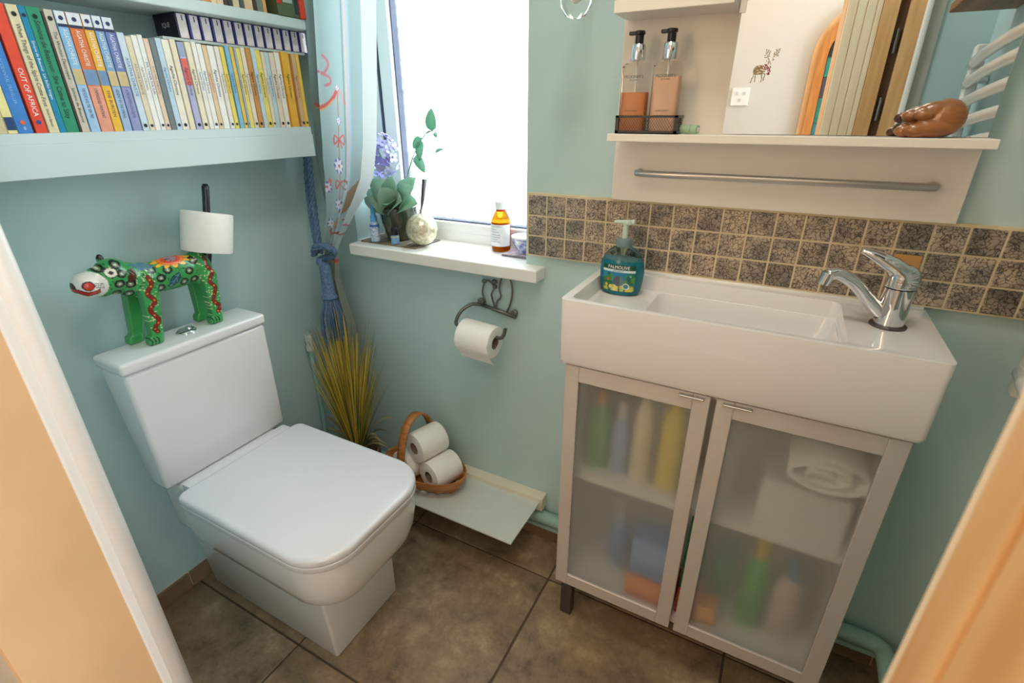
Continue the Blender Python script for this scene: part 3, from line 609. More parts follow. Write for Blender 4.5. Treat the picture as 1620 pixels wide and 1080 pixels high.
for j in range(NV+1):
    v = .010+.053*j/NV; hw = min(.0315, lerp(prof, v)*.84)
    for i in range(NU+1):
        u = -hw+2*hw*i/NU; V.append(sfront(u, v))
        top = (v-.010)/.053
        cc = [20+10*top, 116+18*top, 140+36*top]
        if v > .0535: cc = [14, 74, 54]
        elif v > .0492: cc = [214, 228, 230]
        else:
            for (bx, bz, br, bc) in weeds+blobs:
                if math.hypot(u-bx, (v-bz)*.7) < br: cc = list(bc)
            if (abs(u-.001)/.010)**2+((v-.031)/.0105)**2 < 1: cc = [78, 88, 104] if u < .004 else [96, 120, 124]
            if math.hypot(u-.016, v-.021) < .0066: cc = [222, 230, 230] if math.hypot(u-.016, v-.021) > .0048 else [70, 130, 140]
            if math.hypot(u+.020, v-.033) < .003: cc = [190, 92, 44]
            if math.hypot(u-.024, v-.042) < .002: cc = [110, 190, 200]
        K.append(lin(cc))
for j in range(NV):
    for i in range(NU): a = j*(NU+1)+i; F.append([a, a+1, a+NU+2, a+NU+1])
link('label', V, F, M_vcol('printed_label', .3, .3), so, smooth=True, colors=K)
text('brand_text', 'PALMOLIVE', lambda u, v: sfront(u, .0583+v, .0011), .0088, m_inkw, so, width=.042)
text('small_text', 'AQUARIUM', lambda u, v: sfront(u, .0513+v, .0011), .0040, M('navy_ink', (40, 60, 100), .5, var=.02), so, width=.026)
so.scale = (1.09, 1.09, 1.07)

# ------------------------------------------------------------------ bookshelves
SX = -.600
s1 = thing('bookshelf', 'pale blue-green painted wall shelf with a deep front board, full of books', 'shelf', (-.67, -.48, 1.11))
link('shelf_board', *box(XL, SX, -.878, -.078, 1.165, 1.183, .001, 1), m_shelfp, s1)
link('front_board', *box(SX-.018, SX+.0015, -.878, -.0765, 1.111, 1.1655, .001, 1), m_shelfp, s1)
link('riser', *join(box(XL, -.636, -.385, -.030, 1.3515, 1.3565), box(XL, -.733, -.385, -.030, 1.183, 1.3515)), m_shelfp, s1)
s2 = thing('bookshelf', 'upper pale blue-green wall shelf at the top edge, holding a few books', 'shelf', (-.67, -.45, 1.40))
link('shelf_board', *box(XL, SX, -.878, -.044, 1.4030, 1.4250, .0015, 1), m_shelfp, s2)
_bm = {}
def bmat(c):
    if c not in _bm: _bm[c] = M('book_cover', c, .45, var=.06, vscale=70)
    return _bm[c]
def book(y0, y1, h, cover, label, title=None, ink=None, x1=-.604, dep=.108, z=1.1832, group='paperbacks on the lower bookshelf', bands=(), author=None, tsize=None, mark=None, tfrac=(.12, .9)):
    x0 = x1-dep; ym = (y0+y1)/2; w = y1-y0; e = min(.0009, w*.12)
    b = thing('book', label, 'book', (x1-dep/2, ym, z), group)
    cm = bmat(cover)
    link('cover', *join(box(x0, x1-.001, y0, y0+e, z, z+h), box(x0, x1-.001, y1-e, y1, z, z+h), box(x1-.0015, x1, y0, y1, z, z+h, .0005, 1)), cm, b)
    link('pages', *box(x0+.003, x1-.0016, y0+e, y1-e, z+.0015, z+h-.0015), m_page, b)
    for (f0, f1, c) in bands:
        link('spine_band', *box(x1-.0008, x1+.00035, y0+.0004, y1-.0004, z+h*f0, z+h*f1), bmat(c), b)
    # spine lettering runs downwards: u -> -z, v -> +y
    if title:
        L = h*(tfrac[1]-tfrac[0]); zc = z+h*(tfrac[0]+tfrac[1])/2
        text('spine_title', title, lambda u, v: (x1+.0006, ym+v, zc-u), tsize or min(w*.62, .011), ink or m_ink, b, width=L)
    if author:
        zc = z+h*(author[1]+author[2])/2
        text('spine_author', author[0], lambda u, v: (x1+.0006, ym+v, zc-u), author[3] if len(author) > 3 else min(w*.55, .010), author[4] if len(author) > 4 else m_inkw, b, width=h*(author[2]-author[1]))
    if mark:
        mo = link('spine_mark', *lathe([(.0001, -.0001), (min(w*.3, .0035), 0), (min(w*.3, .0035), .0002)], tuple(b.location), 12), mark[1] if len(mark) > 1 else m_ink, b)
        mo.rotation_euler = (0, PI/2, 0); mo.location = (dep/2+.0006, 0, h*mark[0])
    return b
m_inkn = M('navy_spine_ink', (36, 48, 96), .6, var=.02); m_inkb = M('blue_spine_ink', (52, 104, 170), .6, var=.02); m_inkg = M('gold_spine_ink', (222, 176, 90), .5, var=.05); m_inkr = M('red_spine_ink', (176, 60, 52), .6, var=.02); m_inkgr = M('grey_spine_ink', (120, 112, 110), .6, var=.02)
TALL = .186
A = dict
BK = [(-.7057, -.6953, A(h=.176, cover=(216, 198, 156), label='tan paperback at the far left end of the lower bookshelf')),
 (-.6945, -.6822, A(h=.178, cover=(240, 226, 160), bands=[(.03, .14, (40, 70, 120))], label='pale yellow paperback with a dark blue block at its spine foot')),
 (-.6814, -.6615, A(h=.186, cover=(66, 132, 206), title='THE ACCIDENTAL TRAVELLER', tsize=.0062, tfrac=(.24, .66), ink=bmat((150, 196, 236)), mark=(.09, bmat((226, 106, 60))), author=('PAN', .03, .055, .005, m_inkw), label='mid-blue paperback with an orange mark on its spine')),
 (-.6576, -.6418, A(h=.188, cover=(232, 78, 54), title='OUT OF AFRICA', ink=m_inkw, mark=(.09, bmat((40, 80, 150))), tfrac=(.14, .52), label='red paperback lettered OUT OF AFRICA')),
 (-.6391, -.6245, A(h=.188, cover=(226, 214, 176), title='When Things of the Spirit Come First', mark=(.93,), tfrac=(.22, .86), author=('Simone de Beauvoir', .05, .20, .006, m_ink), label='cream paperback titled When Things of the Spirit Come First')),
 (-.6236, -.6146, A(h=.188, cover=(32, 136, 176), title='Simone de Beauvoir  Les Belles Images', ink=m_inkw, mark=(.93,), label='thin bright blue paperback between cream and green books')),
 (-.6142, -.5951, A(h=.188, cover=(46, 146, 112), title='Simone de Beauvoir  She Came to Stay', mark=(.93,), label='thick green paperback beside the thin bright blue one')),
 (-.5941, -.5908, A(h=.184, cover=(70, 58, 50), label='very thin dark brown book beside the thick green paperback')),
 (-.5902, -.5783, A(h=.188, cover=(206, 196, 180), title='The Woman Destroyed', mark=(.93,), tfrac=(.42, .86), author=('Simone de Beauvoir', .08, .38, .007, m_ink), label='grey-cream paperback titled The Woman Destroyed'))]
for (y0, y1, c1, c2, ttl, lab) in ((-.5763, -.5612, (140, 188, 226), (166, 200, 232), 'THE ROSE AND THE YEW TREE', 'light blue crime paperback titled The Rose and the Yew Tree'), (-.5599, -.5390, (222, 120, 66), (232, 160, 134), 'UNFINISHED PORTRAIT', 'orange crime paperback with a pale top block'), (-.5377, -.5230, (236, 182, 62), (240, 190, 66), 'THE BURDEN', 'yellow crime paperback titled The Burden'), (-.5214, -.5072, (128, 168, 208), (164, 190, 222), 'ABSENT IN THE SPRING', 'dusty blue crime paperback titled Absent in the Spring'), (-.5057, -.4896, (112, 126, 186), (150, 156, 200), "A DAUGHTER'S A DAUGHTER", 'violet-blue crime paperback at the right of the tall set')):
    BK.append((y0, y1, A(h=.188, cover=c1, bands=[(.90, .998, (226, 228, 236)), (.875, .90, (44, 52, 84)), (.0, .40, c2), (.41, .54, random.choice([(206, 196, 178), (120, 150, 190), (150, 120, 60), (214, 190, 140)]))], title=ttl, ink=m_inkn, tfrac=(.12, .38), tsize=.0075, author=('AGATHA CHRISTIE', .57, .86, .0095, m_inkw), mark=(.945, m_inkn), label=lab)))
small = [((206, 222, 234), 'AGATHA CHRISTIE', m_inkb), ((228, 214, 186), 'AGATHA CHRISTIE', m_inkgr), ((240, 238, 234), 'Agatha Christie', m_inkgr), ((236, 236, 232), 'EVIL UNDER THE SUN', m_inkn), ((232, 206, 184), 'AGATHA CHRISTIE', m_inkgr), ((112, 124, 128), None, None), ((190, 214, 232), 'Agatha Christie', m_inkb), ((240, 232, 218), 'Agatha Christie', m_ink),
 ((232, 220, 194), None, None), ((178, 178, 214), 'Agatha Christie', m_inkn), ((236, 226, 196), 'Agatha Christie', m_ink), ((238, 234, 228), 'Agatha Christie', m_inkb), ((240, 238, 234), 'Agatha Christie', m_inkn), ((228, 198, 160), 'Agatha Christie', m_inkr), ((240, 238, 232), 'Agatha Christie', m_inkn), ((234, 226, 218), 'Agatha Christie', m_inkgr),
 ((236, 214, 92), 'Agatha Christie', m_inkr), ((126, 186, 222), 'Agatha Christie', m_inkn), ((232, 196, 80), None, None), ((160, 178, 206), 'Agatha Christie', m_inkb), ((238, 220, 118), 'Agatha Christie', m_ink), ((236, 222, 204), 'Agatha Christie', m_inkgr), ((206, 146, 70), 'Agatha Christie', m_ink), ((196, 218, 234), 'Agatha Christie', m_inkn), ((240, 218, 108), 'Agatha Christie', m_ink), ((230, 218, 192), 'Agatha Christie', m_inkgr),
 ((192, 212, 222), 'Agatha Christie', m_inkb), ((232, 214, 194), 'Agatha Christie', m_ink), ((240, 234, 224), 'Agatha Christie', m_ink), ((236, 180, 56), 'Agatha Christie', m_ink), ((214, 176, 130), 'Agatha Christie', m_inkr), ((240, 196, 70), None, None)]
sy0 = [(-.4872, -.4754), (-.4742, -.4646), (-.4634, -.4536), (-.4523, -.4436), (-.4423, -.4335), (-.4322, -.4219), (-.4206, -.4101), (-.4088, -.3954), (-.3927, -.3817), (-.379, -.3664), (-.3635, -.3521), (-.3492, -.3405), (-.339, -.3286), (-.3271, -.3181), (-.3166, -.3028), (-.2997, -.2903), (-.2887, -.2792), (-.2759, -.2662), (-.2646, -.2564), (-.2547, -.2503), (-.2498, -.2397), (-.238, -.2278), (-.226, -.2139), (-.2121, -.2022), (-.2016, -.189), (-.1872, -.1788), (-.1781, -.167), (-.1651, -.152), (-.1501, -.1366), (-.1308, -.1091), (-.1011, -.0888), (-.0878, -.0785)]
cnames = ['pale blue', 'beige', 'white', 'off-white', 'peach', 'slate grey', 'ice blue', 'ivory', 'cream', 'lilac and red', 'straw', 'chalk white', 'snow white', 'apricot', 'plain white', 'pinkish white', 'lemon', 'sky blue', 'mustard', 'grey-blue', 'butter yellow', 'shell', 'brown-orange', 'powder blue', 'primrose', 'oatmeal', 'pale aqua', 'buff', 'ecru', 'golden orange', 'tan', 'amber yellow']
for i, ((c, ttl, ink), (a, b)) in enumerate(zip(small, sy0)):
    n = len(sy0)-i
    place = ['last', 'second', 'third', 'fourth', 'fifth', 'sixth', 'seventh', 'eighth', 'ninth', 'tenth', 'eleventh', 'twelfth', 'thirteenth', 'fourteenth', 'fifteenth', 'sixteenth'][n-1] if n <= 16 else ['first', 'second', 'third', 'fourth', 'fifth', 'sixth', 'seventh', 'eighth', 'ninth', 'tenth', 'eleventh', 'twelfth', 'thirteenth', 'fourteenth', 'fifteenth', 'sixteenth'][i]
    art = 'an' if cnames[i][0] in 'aeiou' else 'a'
    lab = ('%s small paperback, %s from the curtain end' % (cnames[i], place)) if n <= 16 and n > 1 else (('%s small paperback, last at the curtain end' % cnames[i]) if n == 1 else '%s small paperback, %s after the violet-blue crime paperback' % (cnames[i], place))
    kw = A(h=random.uniform(.161, .167), cover=c, label=lab, mark=(.055, m_ink) if i % 3 != 2 else None)
    if ttl: kw.update(title=ttl, ink=ink, tfrac=(.18, .94), tsize=min((b-a)*.66, .0085))
    if i == 9: kw['bands'] = [(.52, .82, (226, 96, 84)), (.84, .99, (150, 168, 196))]
    BK.append((a, b, kw))
for y0, y1, kw in BK: book(y0, y1, **kw)
m_blue = (46, 40, 132)
nb = 13
for i in range(nb):
    a = -.352+i*.0257; b = a+.0240; z0 = 1.3567
    x1 = -.634
    o = thing('small_book', ('blue bound small book with worn pale spine, %s of the raised back row' % (['first', 'second', 'third', 'fourth', 'fifth', 'sixth', 'seventh', 'eighth', 'ninth', 'tenth', 'eleventh', 'twelfth', 'last'][i])), 'book', (-.665, (a+b)/2, z0), 'blue books in the raised back row')
    link('cover', *join(box(x1-.075, x1-.0005, a, a+.0018, z0, z0+.0450), box(x1-.075, x1-.0005, b-.0018, b, z0, z0+.0450), box(x1-.002, x1, a, b, z0, z0+.0450, .0005, 1)), bmat(m_blue) if i else bmat((24, 24, 44)), o)
    link('pages', *box(x1-.072, x1-.002, a+.0018, b-.0018, z0+.001, z0+.0440), m_page, o)
    link('spine_paper', *box(x1-.0006, x1+.0005, a+.0042+random.uniform(-.001, .001), b-.0022, z0+.0005, z0+.0440, .0002, 1), bmat((232, 222, 224)), o)
    link('spine_mark', *box(x1+.0004, x1+.0008, a+.013, a+.0155, z0+.032, z0+.042), bmat((76, 70, 120)), o)
    if i == 0: text('cover_title', 'IQUE', lambda u, v: (x1-.036+u, a-.0004, z0+.024+v), .012, m_inkw, o, width=.05)
ub = [(226, 196, 170), (40, 36, 44), (60, 60, 66), (222, 142, 84), (236, 214, 176), (240, 206, 176), (70, 42, 48), (54, 54, 52), (230, 206, 170), (78, 86, 92), (232, 196, 150), (60, 40, 36), (120, 130, 116), (226, 170, 110)]
un_ = ['pale pink', 'black', 'charcoal', 'orange', 'cream', 'flesh pink', 'dark red-brown', 'near-black', 'ivory', 'blue-grey', 'pale amber', 'dark brown', 'grey-green', 'tan orange']
y = -.350
for i, c in enumerate(ub):
    w = [.026, .010, .010, .022, .012, .016, .010, .012, .016, .012, .022, .010, .016, .010][i]
    book(y, y+w-.001, .17, c, '%s book on the upper shelf, %s from the left in view' % (un_[i], ['first', 'second', 'third', 'fourth', 'fifth', 'sixth', 'seventh', 'eighth', 'ninth', 'tenth', 'eleventh', 'twelfth', 'thirteenth', 'last'][i]), x1=-.606, z=1.4252, group='books on the upper bookshelf'); y += w
rb = thing('toy_box', 'red and olive green box at the right end of the upper shelf', 'box', (-.635, -.070, 1.4252))
link('body', *box(-.680, -.598, -.122, -.060, 1.4255, 1.56, .001, 1), bmat((86, 98, 66)), rb)
link('end_panel', *box(-.682, -.594, -.060, -.044, 1.4253, 1.56, .001, 1), bmat((222, 70, 44)), rb)
link('red_figure', *box(-.600, -.5965, -.122, -.110, 1.448, 1.56, .001, 1), bmat((206, 40, 38)), rb)
link('picture_strip', *box(-.599, -.5970, -.073, -.063, 1.432, 1.47), bmat((40, 52, 60)), rb)
link('pale_patch', *box(-.599, -.5970, -.106, -.079, 1.453, 1.56), bmat((170, 190, 176)), rb)

# ------------------------------------------------------------------ curtain
EL = [(.50, -.735), (.62, -.722), (.70, -.700), (.77, -.675), (.83, -.640), (.856, -.622), (.90, -.632), (1.02, -.650), (1.10, -.655), (1.26, -.640), (1.46, -.614), (2.0, -.600)]
ER = [(.50, -.565), (.62, -.556), (.70, -.575), (.77, -.588), (.83, -.575), (.856, -.573), (.90, -.548), (.96, -.503), (1.014, -.455), (1.064, -.420), (1.14, -.398), (1.26, -.378), (1.46, -.352), (2.0, -.330)]
def cpt(s, z):
    xl, xr = lerp(EL, z), lerp(ER, z); gather = min(1.0, (xr-xl)/.20)
    amp = .015*gather+.004
    s0 = .27 if z > .95 else .27-.14*min(1, (.95-z)/.06)
    if s < s0: yy = -.026-.010*math.sin(s/s0*PI*2)
    else:
        q = (s-s0)/(1-s0); ease = min(1, q/.05)
        yy = -.030-.040*ease+ease*((amp*.45*math.sin(q*2*PI*1.1)) if q < .5 else amp*math.sin((q-.5)*2*PI*4.2)*min(1, (q-.5)*6))
    pull = max(0, 1-abs(z-.856)/.09); yy = yy*(1-pull)+(-.075+.012*math.sin(s*2*PI*3))*pull
    xx = xl+(xr-xl)*s
    if s0 < s < s0+.05: xx -= .008*math.sin((s-s0)/.05*PI)*gather
    return (xx, yy, z)
def cs(x, z): return (x-lerp(EL, z))/(lerp(ER, z)-lerp(EL, z))
LN = []
def mot(pts, w, c, curve=True):
    pts = [p for p in (spline([(a, b, 0) for a, b in pts], 5) if curve and len(pts) > 2 else [(a, b, 0) for a, b in pts])]
    LN.append(([(p[0], p[1]) for p in pts], w*1.5, c))
RED, PNK, LIL = (196, 104, 96), (216, 150, 146), (150, 120, 168)
for dz in (0, .40, -.40):
    mot([(-.618, 1.236+dz), (-.59, 1.225+dz), (-.555, 1.231+dz), (-.522, 1.25+dz), (-.502, 1.271+dz)], .0065, RED)
    mot([(-.618, 1.230+dz), (-.59, 1.219+dz), (-.555, 1.226+dz), (-.522, 1.246+dz)], .0022, (214, 160, 110))
    mot([(-.502, 1.271+dz), (-.484, 1.256+dz), (-.477, 1.235+dz)], .004, PNK)
    mot([(-.537, 1.344+dz), (-.523, 1.327+dz), (-.536, 1.309+dz), (-.547, 1.305+dz), (-.525, 1.296+dz), (-.526, 1.282+dz), (-.542, 1.279+dz)], .0042, (196, 128, 140))
    mot([(-.59, 1.322+dz), (-.597, 1.304+dz), (-.572, 1.306+dz), (-.553, 1.31+dz)], .004, (170, 100, 100))
    mot([(-.597, 1.304+dz), (-.599, 1.276+dz), (-.589, 1.272+dz)], .004, (170, 100, 100))
mot([(-.502, 1.271), (-.511, 1.206), (-.522, 1.138), (-.533, 1.058), (-.549, .965)], .0022, RED)
for b in ([(-.519, 1.153), (-.536, 1.161), (-.54, 1.141), (-.519, 1.153), (-.495, 1.163), (-.497, 1.141), (-.519, 1.153)], [(-.536, 1.042), (-.551, 1.049), (-.556, 1.026), (-.536, 1.042), (-.509, 1.05), (-.513, 1.028), (-.536, 1.042)]): mot(b, .0030, RED)
mot([(-.519, 1.153), (-.528, 1.135)], .003, RED); mot([(-.519, 1.153), (-.508, 1.133)], .003, RED)
FLO = [(-.532, 1.087, .021), (-.548, .985, .018), (-.511, 1.197, .010), (-.502, 1.272, .008), (-.604, 1.085, .012), (-.585, 1.030, .015), (-.60, 1.15, .009), (-.59, .93, .014), (-.62, .70, .015), (-.66, .66, .014), (-.64, .60, .016)]
mot([(-.604, 1.038), (-.587, 1.025), (-.573, 1.048)], .007, (206, 132, 132))
BAND = [(1.5, -.376), (1.3, -.398), (1.12, -.428), (1.061, -.455), (1.03, -.480), (1.0, -.505), (.968, -.532), (.934, -.568)][::-1]
STR = [(-.458, .005, (214, 196, 196)), (-.436, .004, (178, 208, 214))]
V, F, K = [], [], []
NS, NZ = 230, 520
for j in range(NZ+1):
    z = .50+1.48*j/NZ
    xl, xr = lerp(EL, z), lerp(ER, z); near = [l for l in LN if min(p[1] for p in l[0])-.01 < z < max(p[1] for p in l[0])+.01]; bx = lerp(BAND, z)
    for i in range(NS+1):
        s = i/NS; V.append(cpt(s, z)); x = xl+(xr-xl)*s; cc = (162, 182, 182) if s > .27 or z < .93 else (134, 152, 150)  # left strip painted darker: shade behind the front fold, put into the colour
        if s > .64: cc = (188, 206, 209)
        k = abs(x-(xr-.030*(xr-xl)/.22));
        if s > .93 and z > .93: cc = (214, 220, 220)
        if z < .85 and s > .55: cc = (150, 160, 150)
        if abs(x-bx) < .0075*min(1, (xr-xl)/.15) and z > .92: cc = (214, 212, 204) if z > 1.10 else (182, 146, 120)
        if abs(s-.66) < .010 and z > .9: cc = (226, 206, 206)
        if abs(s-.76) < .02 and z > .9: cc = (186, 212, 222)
        for pts, w, c in near:
            if any(dist_seg(x, z, a, b) < w*.5 for a, b in zip(pts, pts[1:])): cc = c
        for fx, fz, fr in FLO:
            d = math.hypot(x-fx, z-fz)
            if d < fr:
                a = math.atan2(z-fz, x-fx); pet = .5+.5*math.cos(a*7)
                if d < fr*.22: cc = (196, 110, 96)
                elif d < fr*(.55+.4*pet): cc = (226, 220, 226)
                elif d < fr*.95: cc = (118, 124, 172)
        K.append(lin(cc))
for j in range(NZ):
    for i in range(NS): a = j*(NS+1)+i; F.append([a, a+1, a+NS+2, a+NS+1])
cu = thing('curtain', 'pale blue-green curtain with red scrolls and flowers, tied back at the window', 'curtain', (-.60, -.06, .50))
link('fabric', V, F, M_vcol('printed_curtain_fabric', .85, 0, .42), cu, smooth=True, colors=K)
# rope tieback with tassel
m_rope = M('blue_rope', (104, 130, 160), .75, c2=(72, 98, 134), vscale=160)
tb = thing('curtain_tieback', 'thick blue twisted rope tieback with a tassel holding the curtain', 'tieback', (-.60, -.10, .60))
def rope(pts, r, name):
    P = [Vector(p) for p in spline(pts, 10)]; V, F = [], []
    for st in range(3):
        Q = []; d = 0.0
        for k, p in enumerate(P):
            if k: d += (p-P[k-1]).length
            tg = (P[min(k+1, len(P)-1)]-P[max(k-1, 0)]).normalized(); n = tg.orthogonal().normalized()
            ref = Vector((1, .2, 0)); n = (ref-tg*ref.dot(tg)).normalized(); bn = tg.cross(n); a = d/(r*3.4)*2*PI/2+st*2*PI/3
            Q.append(p+n*math.cos(a)*r*.52+bn*math.sin(a)*r*.52)
        v, f = tube(Q, r*.56, 7); n0 = len(V); V += v; F += [[i+n0 for i in q] for q in f]
    link(name, V, F, m_rope, tb, smooth=True)
rope([(-.722, -.004, 1.100), (-.704, -.030, 1.02), (-.678, -.056, .93), (-.640, -.086, .872), (-.612, -.100, .852)], .0085, 'rope')
rope([(-.708, -.006, 1.102), (-.684, -.034, 1.02), (-.658, -.060, .94), (-.628, -.088, .882), (-.604, -.102, .862)], .0085, 'rope')
rope([(-.628, -.112, .846), (-.606, -.122, .872), (-.580, -.112, .876), (-.572, -.090, .858), (-.590, -.084, .838), (-.616, -.098, .832), (-.606, -.116, .828), (-.594, -.108, .806)], .0095, 'knot')
link('tassel_head', *lathe([(.012, .0), (.016, -.010), (.0155, -.030), (.018, -.090), (.024, -.100), (.018, -.108)], (-.597, -.108, .822), 16), m_rope, tb, smooth='auto')
V, F = [], []
for k in range(140):
    a = random.uniform(0, 2*PI); r = .023*math.sqrt(random.random()); q = random.uniform(1.4, 2.0)
    v, f = tube([(-.597+r*math.cos(a)*.8, -.108+r*math.sin(a)*.8, .716), (-.597+r*math.cos(a)*q*.85, -.108+r*math.sin(a)*q*.85, .66), (-.597+r*math.cos(a)*q, -.108+r*math.sin(a)*q, .595+random.uniform(-.01, .01))], .0015, 4); n0 = len(V); V += v; F += [[i+n0 for i in x] for x in f]
tf = link('tassel_fringe', V, F, m_rope, tb); tf['kind'] = 'stuff'

# ------------------------------------------------------------------ painted jaguar on the cistern
JZ = .7492
jx = -.656
parts = [ellipsoid((jx, -.490, .887), (.029, .094, .0365), 28, 18), ellipsoid((jx, -.548, .885), (.031, .034, .040), 24, 14), ellipsoid((jx, -.428, .884), (.030, .032, .039), 24, 14),
    ellipsoid((jx, -.500, .880), (.028, .075, .028), 24, 14), ellipsoid((jx+.002, -.600, .909), (.030, .037, .037), 24, 14), ellipsoid((jx+.007, -.650, .905), (.027, .025, .0255), 24, 14), ellipsoid((jx+.004, -.625, .905), (.027, .03, .031), 24, 14), ellipsoid((jx, -.572, .895), (.029, .035, .036), 24, 14),
    ellipsoid((jx+.024, -.576, .908), (.008, .0075, .014), 14, 10, rot=Matrix.Rotation(.5, 3, 'X')), ellipsoid((jx-.018, -.603, .943), (.007, .007, .011), 14, 10)]
def jleg(x, yt, yb, w0, w1):
    """carved plank leg: top at yt, bottom at yb, with a paw"""
    h0, h1 = .876, JZ
    return [hexa([(x-.0105, yb-w1/2, h1), (x+.0105, yb-w1/2, h1), (x+.0105, yb+w1/2, h1), (x-.0105, yb+w1/2, h1), (x-.013, yt-w0/2, h0), (x+.011, yt-w0/2, h0), (x+.011, yt+w0/2, h0), (x-.013, yt+w0/2, h0)], .003, 2),
            hexa([(x-.012, yb-w1/2-.008, h1), (x+.0125, yb-w1/2-.008, h1), (x+.0125, yb+w1/2, h1), (x-.012, yb+w1/2, h1), (x-.012, yb-w1/2-.006, h1+.019), (x+.0125, yb-w1/2-.006, h1+.019), (x+.0115, yb+w1/2, h1+.024), (x-.012, yb+w1/2, h1+.024)], .005, 3)]
for x, ya, yb in ((jx+.019, -.551, -.566), (jx-.027, -.560, -.584), (jx+.019, -.419, -.425), (jx-.027, -.421, -.431)):
    parts += jleg(x, ya, yb, .037, .023)
jv, jf = remesh(parts, .0017, 3)
jv = [(p[0], p[1], max(p[2], JZ)) for p in jv]
GRN = (56, 152, 80)
spots = [(-.626, .935), (-.597, .936), (-.594, .917), (-.603, .898), (-.583, .892), (-.609, .877), (-.587, .870), (-.535, .909), (-.505, .902), (-.523, .888), (-.527, .866), (-.461, .889), (-.476, .867), (-.452, .866), (-.445, .908)]
dots = [(random.uniform(-.63, -.44), random.uniform(.86, .94)) for _ in range(190)]
snF = [(p[0], p[1]) for p in spline([(-.549, .897, 0), (-.547, .880, 0), (-.560, .864, 0), (-.550, .844, 0), (-.564, .828, 0), (-.554, .802, 0), (-.565, .787, 0), (-.563, .778, 0)], 6)]
snR = [(p[0], p[1]) for p in spline([(-.418, .907, 0), (-.420, .889, 0), (-.411, .876, 0), (-.423, .855, 0), (-.415, .834, 0), (-.426, .807, 0), (-.414, .789, 0), (-.422, .778, 0)], 6)]
wd = [(random.uniform(-.580, -.535), random.uniform(.770, .915)) for _ in range(120)]+[(random.uniform(-.440, -.398), random.uniform(.770, .920)) for _ in range(110)]
K = []
for (x, y, z) in jv:
    front = x > jx-.002; leg_ = z < .850
    cc = GRN if not (leg_ and not front) else (58, 146, 78)
    if front and z > JZ+.02:
        if not leg_:
            for (a, b) in dots:
                if abs(y-a) < .0013 and abs(z-b) < .0013: cc = (16, 50, 32)
        for (a, b) in wd:
            if abs(y-a) < .0013 and math.hypot(y-a, z-b) < .0013: cc = (222, 230, 176)
        for (a, b) in spots:
            d = math.hypot((y-a)*.9, z-b)
            if d < .0088:
                cc = (206, 214, 196) if d < .0022 else ((120, 136, 104) if d < .0048 else (18, 22, 20))
        for sn in (snF, snR):
            if sn[-1][1]-.006 < z < sn[0][1]+.006:
                k = min(range(len(sn)), key=lambda q: math.hypot(y-sn[q][0], z-sn[q][1])); d = math.hypot(y-sn[k][0], z-sn[k][1])
                if d < .0052:
                    cc = (132, 30, 22) if d < .0042 else (54, 16, 12)
                    if k % 5 == 2 and d < .0017: cc = (244, 170, 84)
        # blue leaf on the flank
        ly, lz = y+.4965, z-.8765; u, v = ly*.683+lz*.731, -ly*.731+lz*.683
        if abs(u) < .022 and not leg_:
            e = .0095*math.cos(u/.022*PI/2)
            if abs(v) < e: cc = (40, 78, 100) if abs(v) < e-.0016 else (12, 22, 30)
            if abs(v) < .0006 or (abs(v) < e-.002 and int((u+.03+abs(v)*.8)/.0042) % 2 == 0 and abs((u+abs(v)*.8) % .0042-.001) < .0007): cc = (104, 150, 168)
    if front or z > .915:
        fy = y+.486; fx = (x-(jx+.010))-(.918-z if z < .918 else 0)*-1.15
        d = math.hypot(fy, fx*1.25)
        if z > .893 and d < .046:
            a = math.atan2(fx*1.25, fy); pet = abs(math.cos(a*6)); R_ = .027+.018*pet
            if d < .012: cc = (96, 54, 84) if int(d*900) % 3 else (200, 190, 190)
            elif d < R_-.0022: cc = (240, 186, 44) if d > .030 else ((234, 120, 40) if d > .020 else (214, 66, 34))
            elif d < R_: cc = (22, 18, 18)
        ly = y+.548
        if abs(ly) < .024 and abs(x-(jx+.014)) < .009*math.cos(ly/.024*PI/2) and z > .912: cc = (84, 128, 148)
    # face
    mz_ = ((y+.655)/.033)**2+((z-.905)/.030)**2
    if mz_ < 1 and y < -.622:
        cc = (230, 224, 216)
        d = math.hypot(y+.656, z-.908)
        if x > jx+.004 and d < .0096: cc = (206, 52, 38) if d < .0076 else (18, 14, 14)
        zm = .8925+max(0, (-.660-y))/.016*.011+max(0, y+.650)*.10
        if x > jx-.004 and -.677 < y < -.637 and abs(z-zm) < .0046: cc = (196, 38, 32) if abs(z-zm) < .0027 else (18, 14, 14)
        if x > jx and -.646 < y < -.630 and any(abs(z-(q-(y+.638)*.35)) < .0007 for q in (.9005, .9045, .9085)): cc = (20, 16, 16)
        if y < -.672 and z > .905: cc = (22, 18, 18)
    d = math.hypot((y+.611)*.85, z-.923)
    if front and d < .0098: cc = (18, 16, 16) if (d < .0036 or d > .0084) else (234, 228, 208)
    if math.hypot(y+.603, z-.951) < .0085 and x < jx-.010: cc = (22, 22, 26)
    u, v = (y+.576)*.85-(z-.908)*.53, (y+.576)*.53+(z-.908)*.85
    if x > jx+.016 and abs(y+.576) < .014 and (u/.0075)**2+(v/.0150)**2 < 1: cc = (92, 28, 22) if (u/.006)**2+(v/.0132)**2 < 1 else (30, 12, 10)
    if z < JZ+.019 and front:
        for yb in (-.566, -.425):
            for k in (-.017, -.010, -.003):
                if abs(y-(yb+k)-.003*math.sin((z-JZ)*160)) < .0013: cc = (12, 36, 22)
    K.append(lin(cc))
jg = thing('painted_jaguar', 'hand-painted green wooden jaguar standing on the toilet cistern', 'figurine', (jx, -.50, JZ))
link('body', jv, jf, M_vcol('glossy_folk_paint', .3, .4), jg, smooth=True, colors=K)
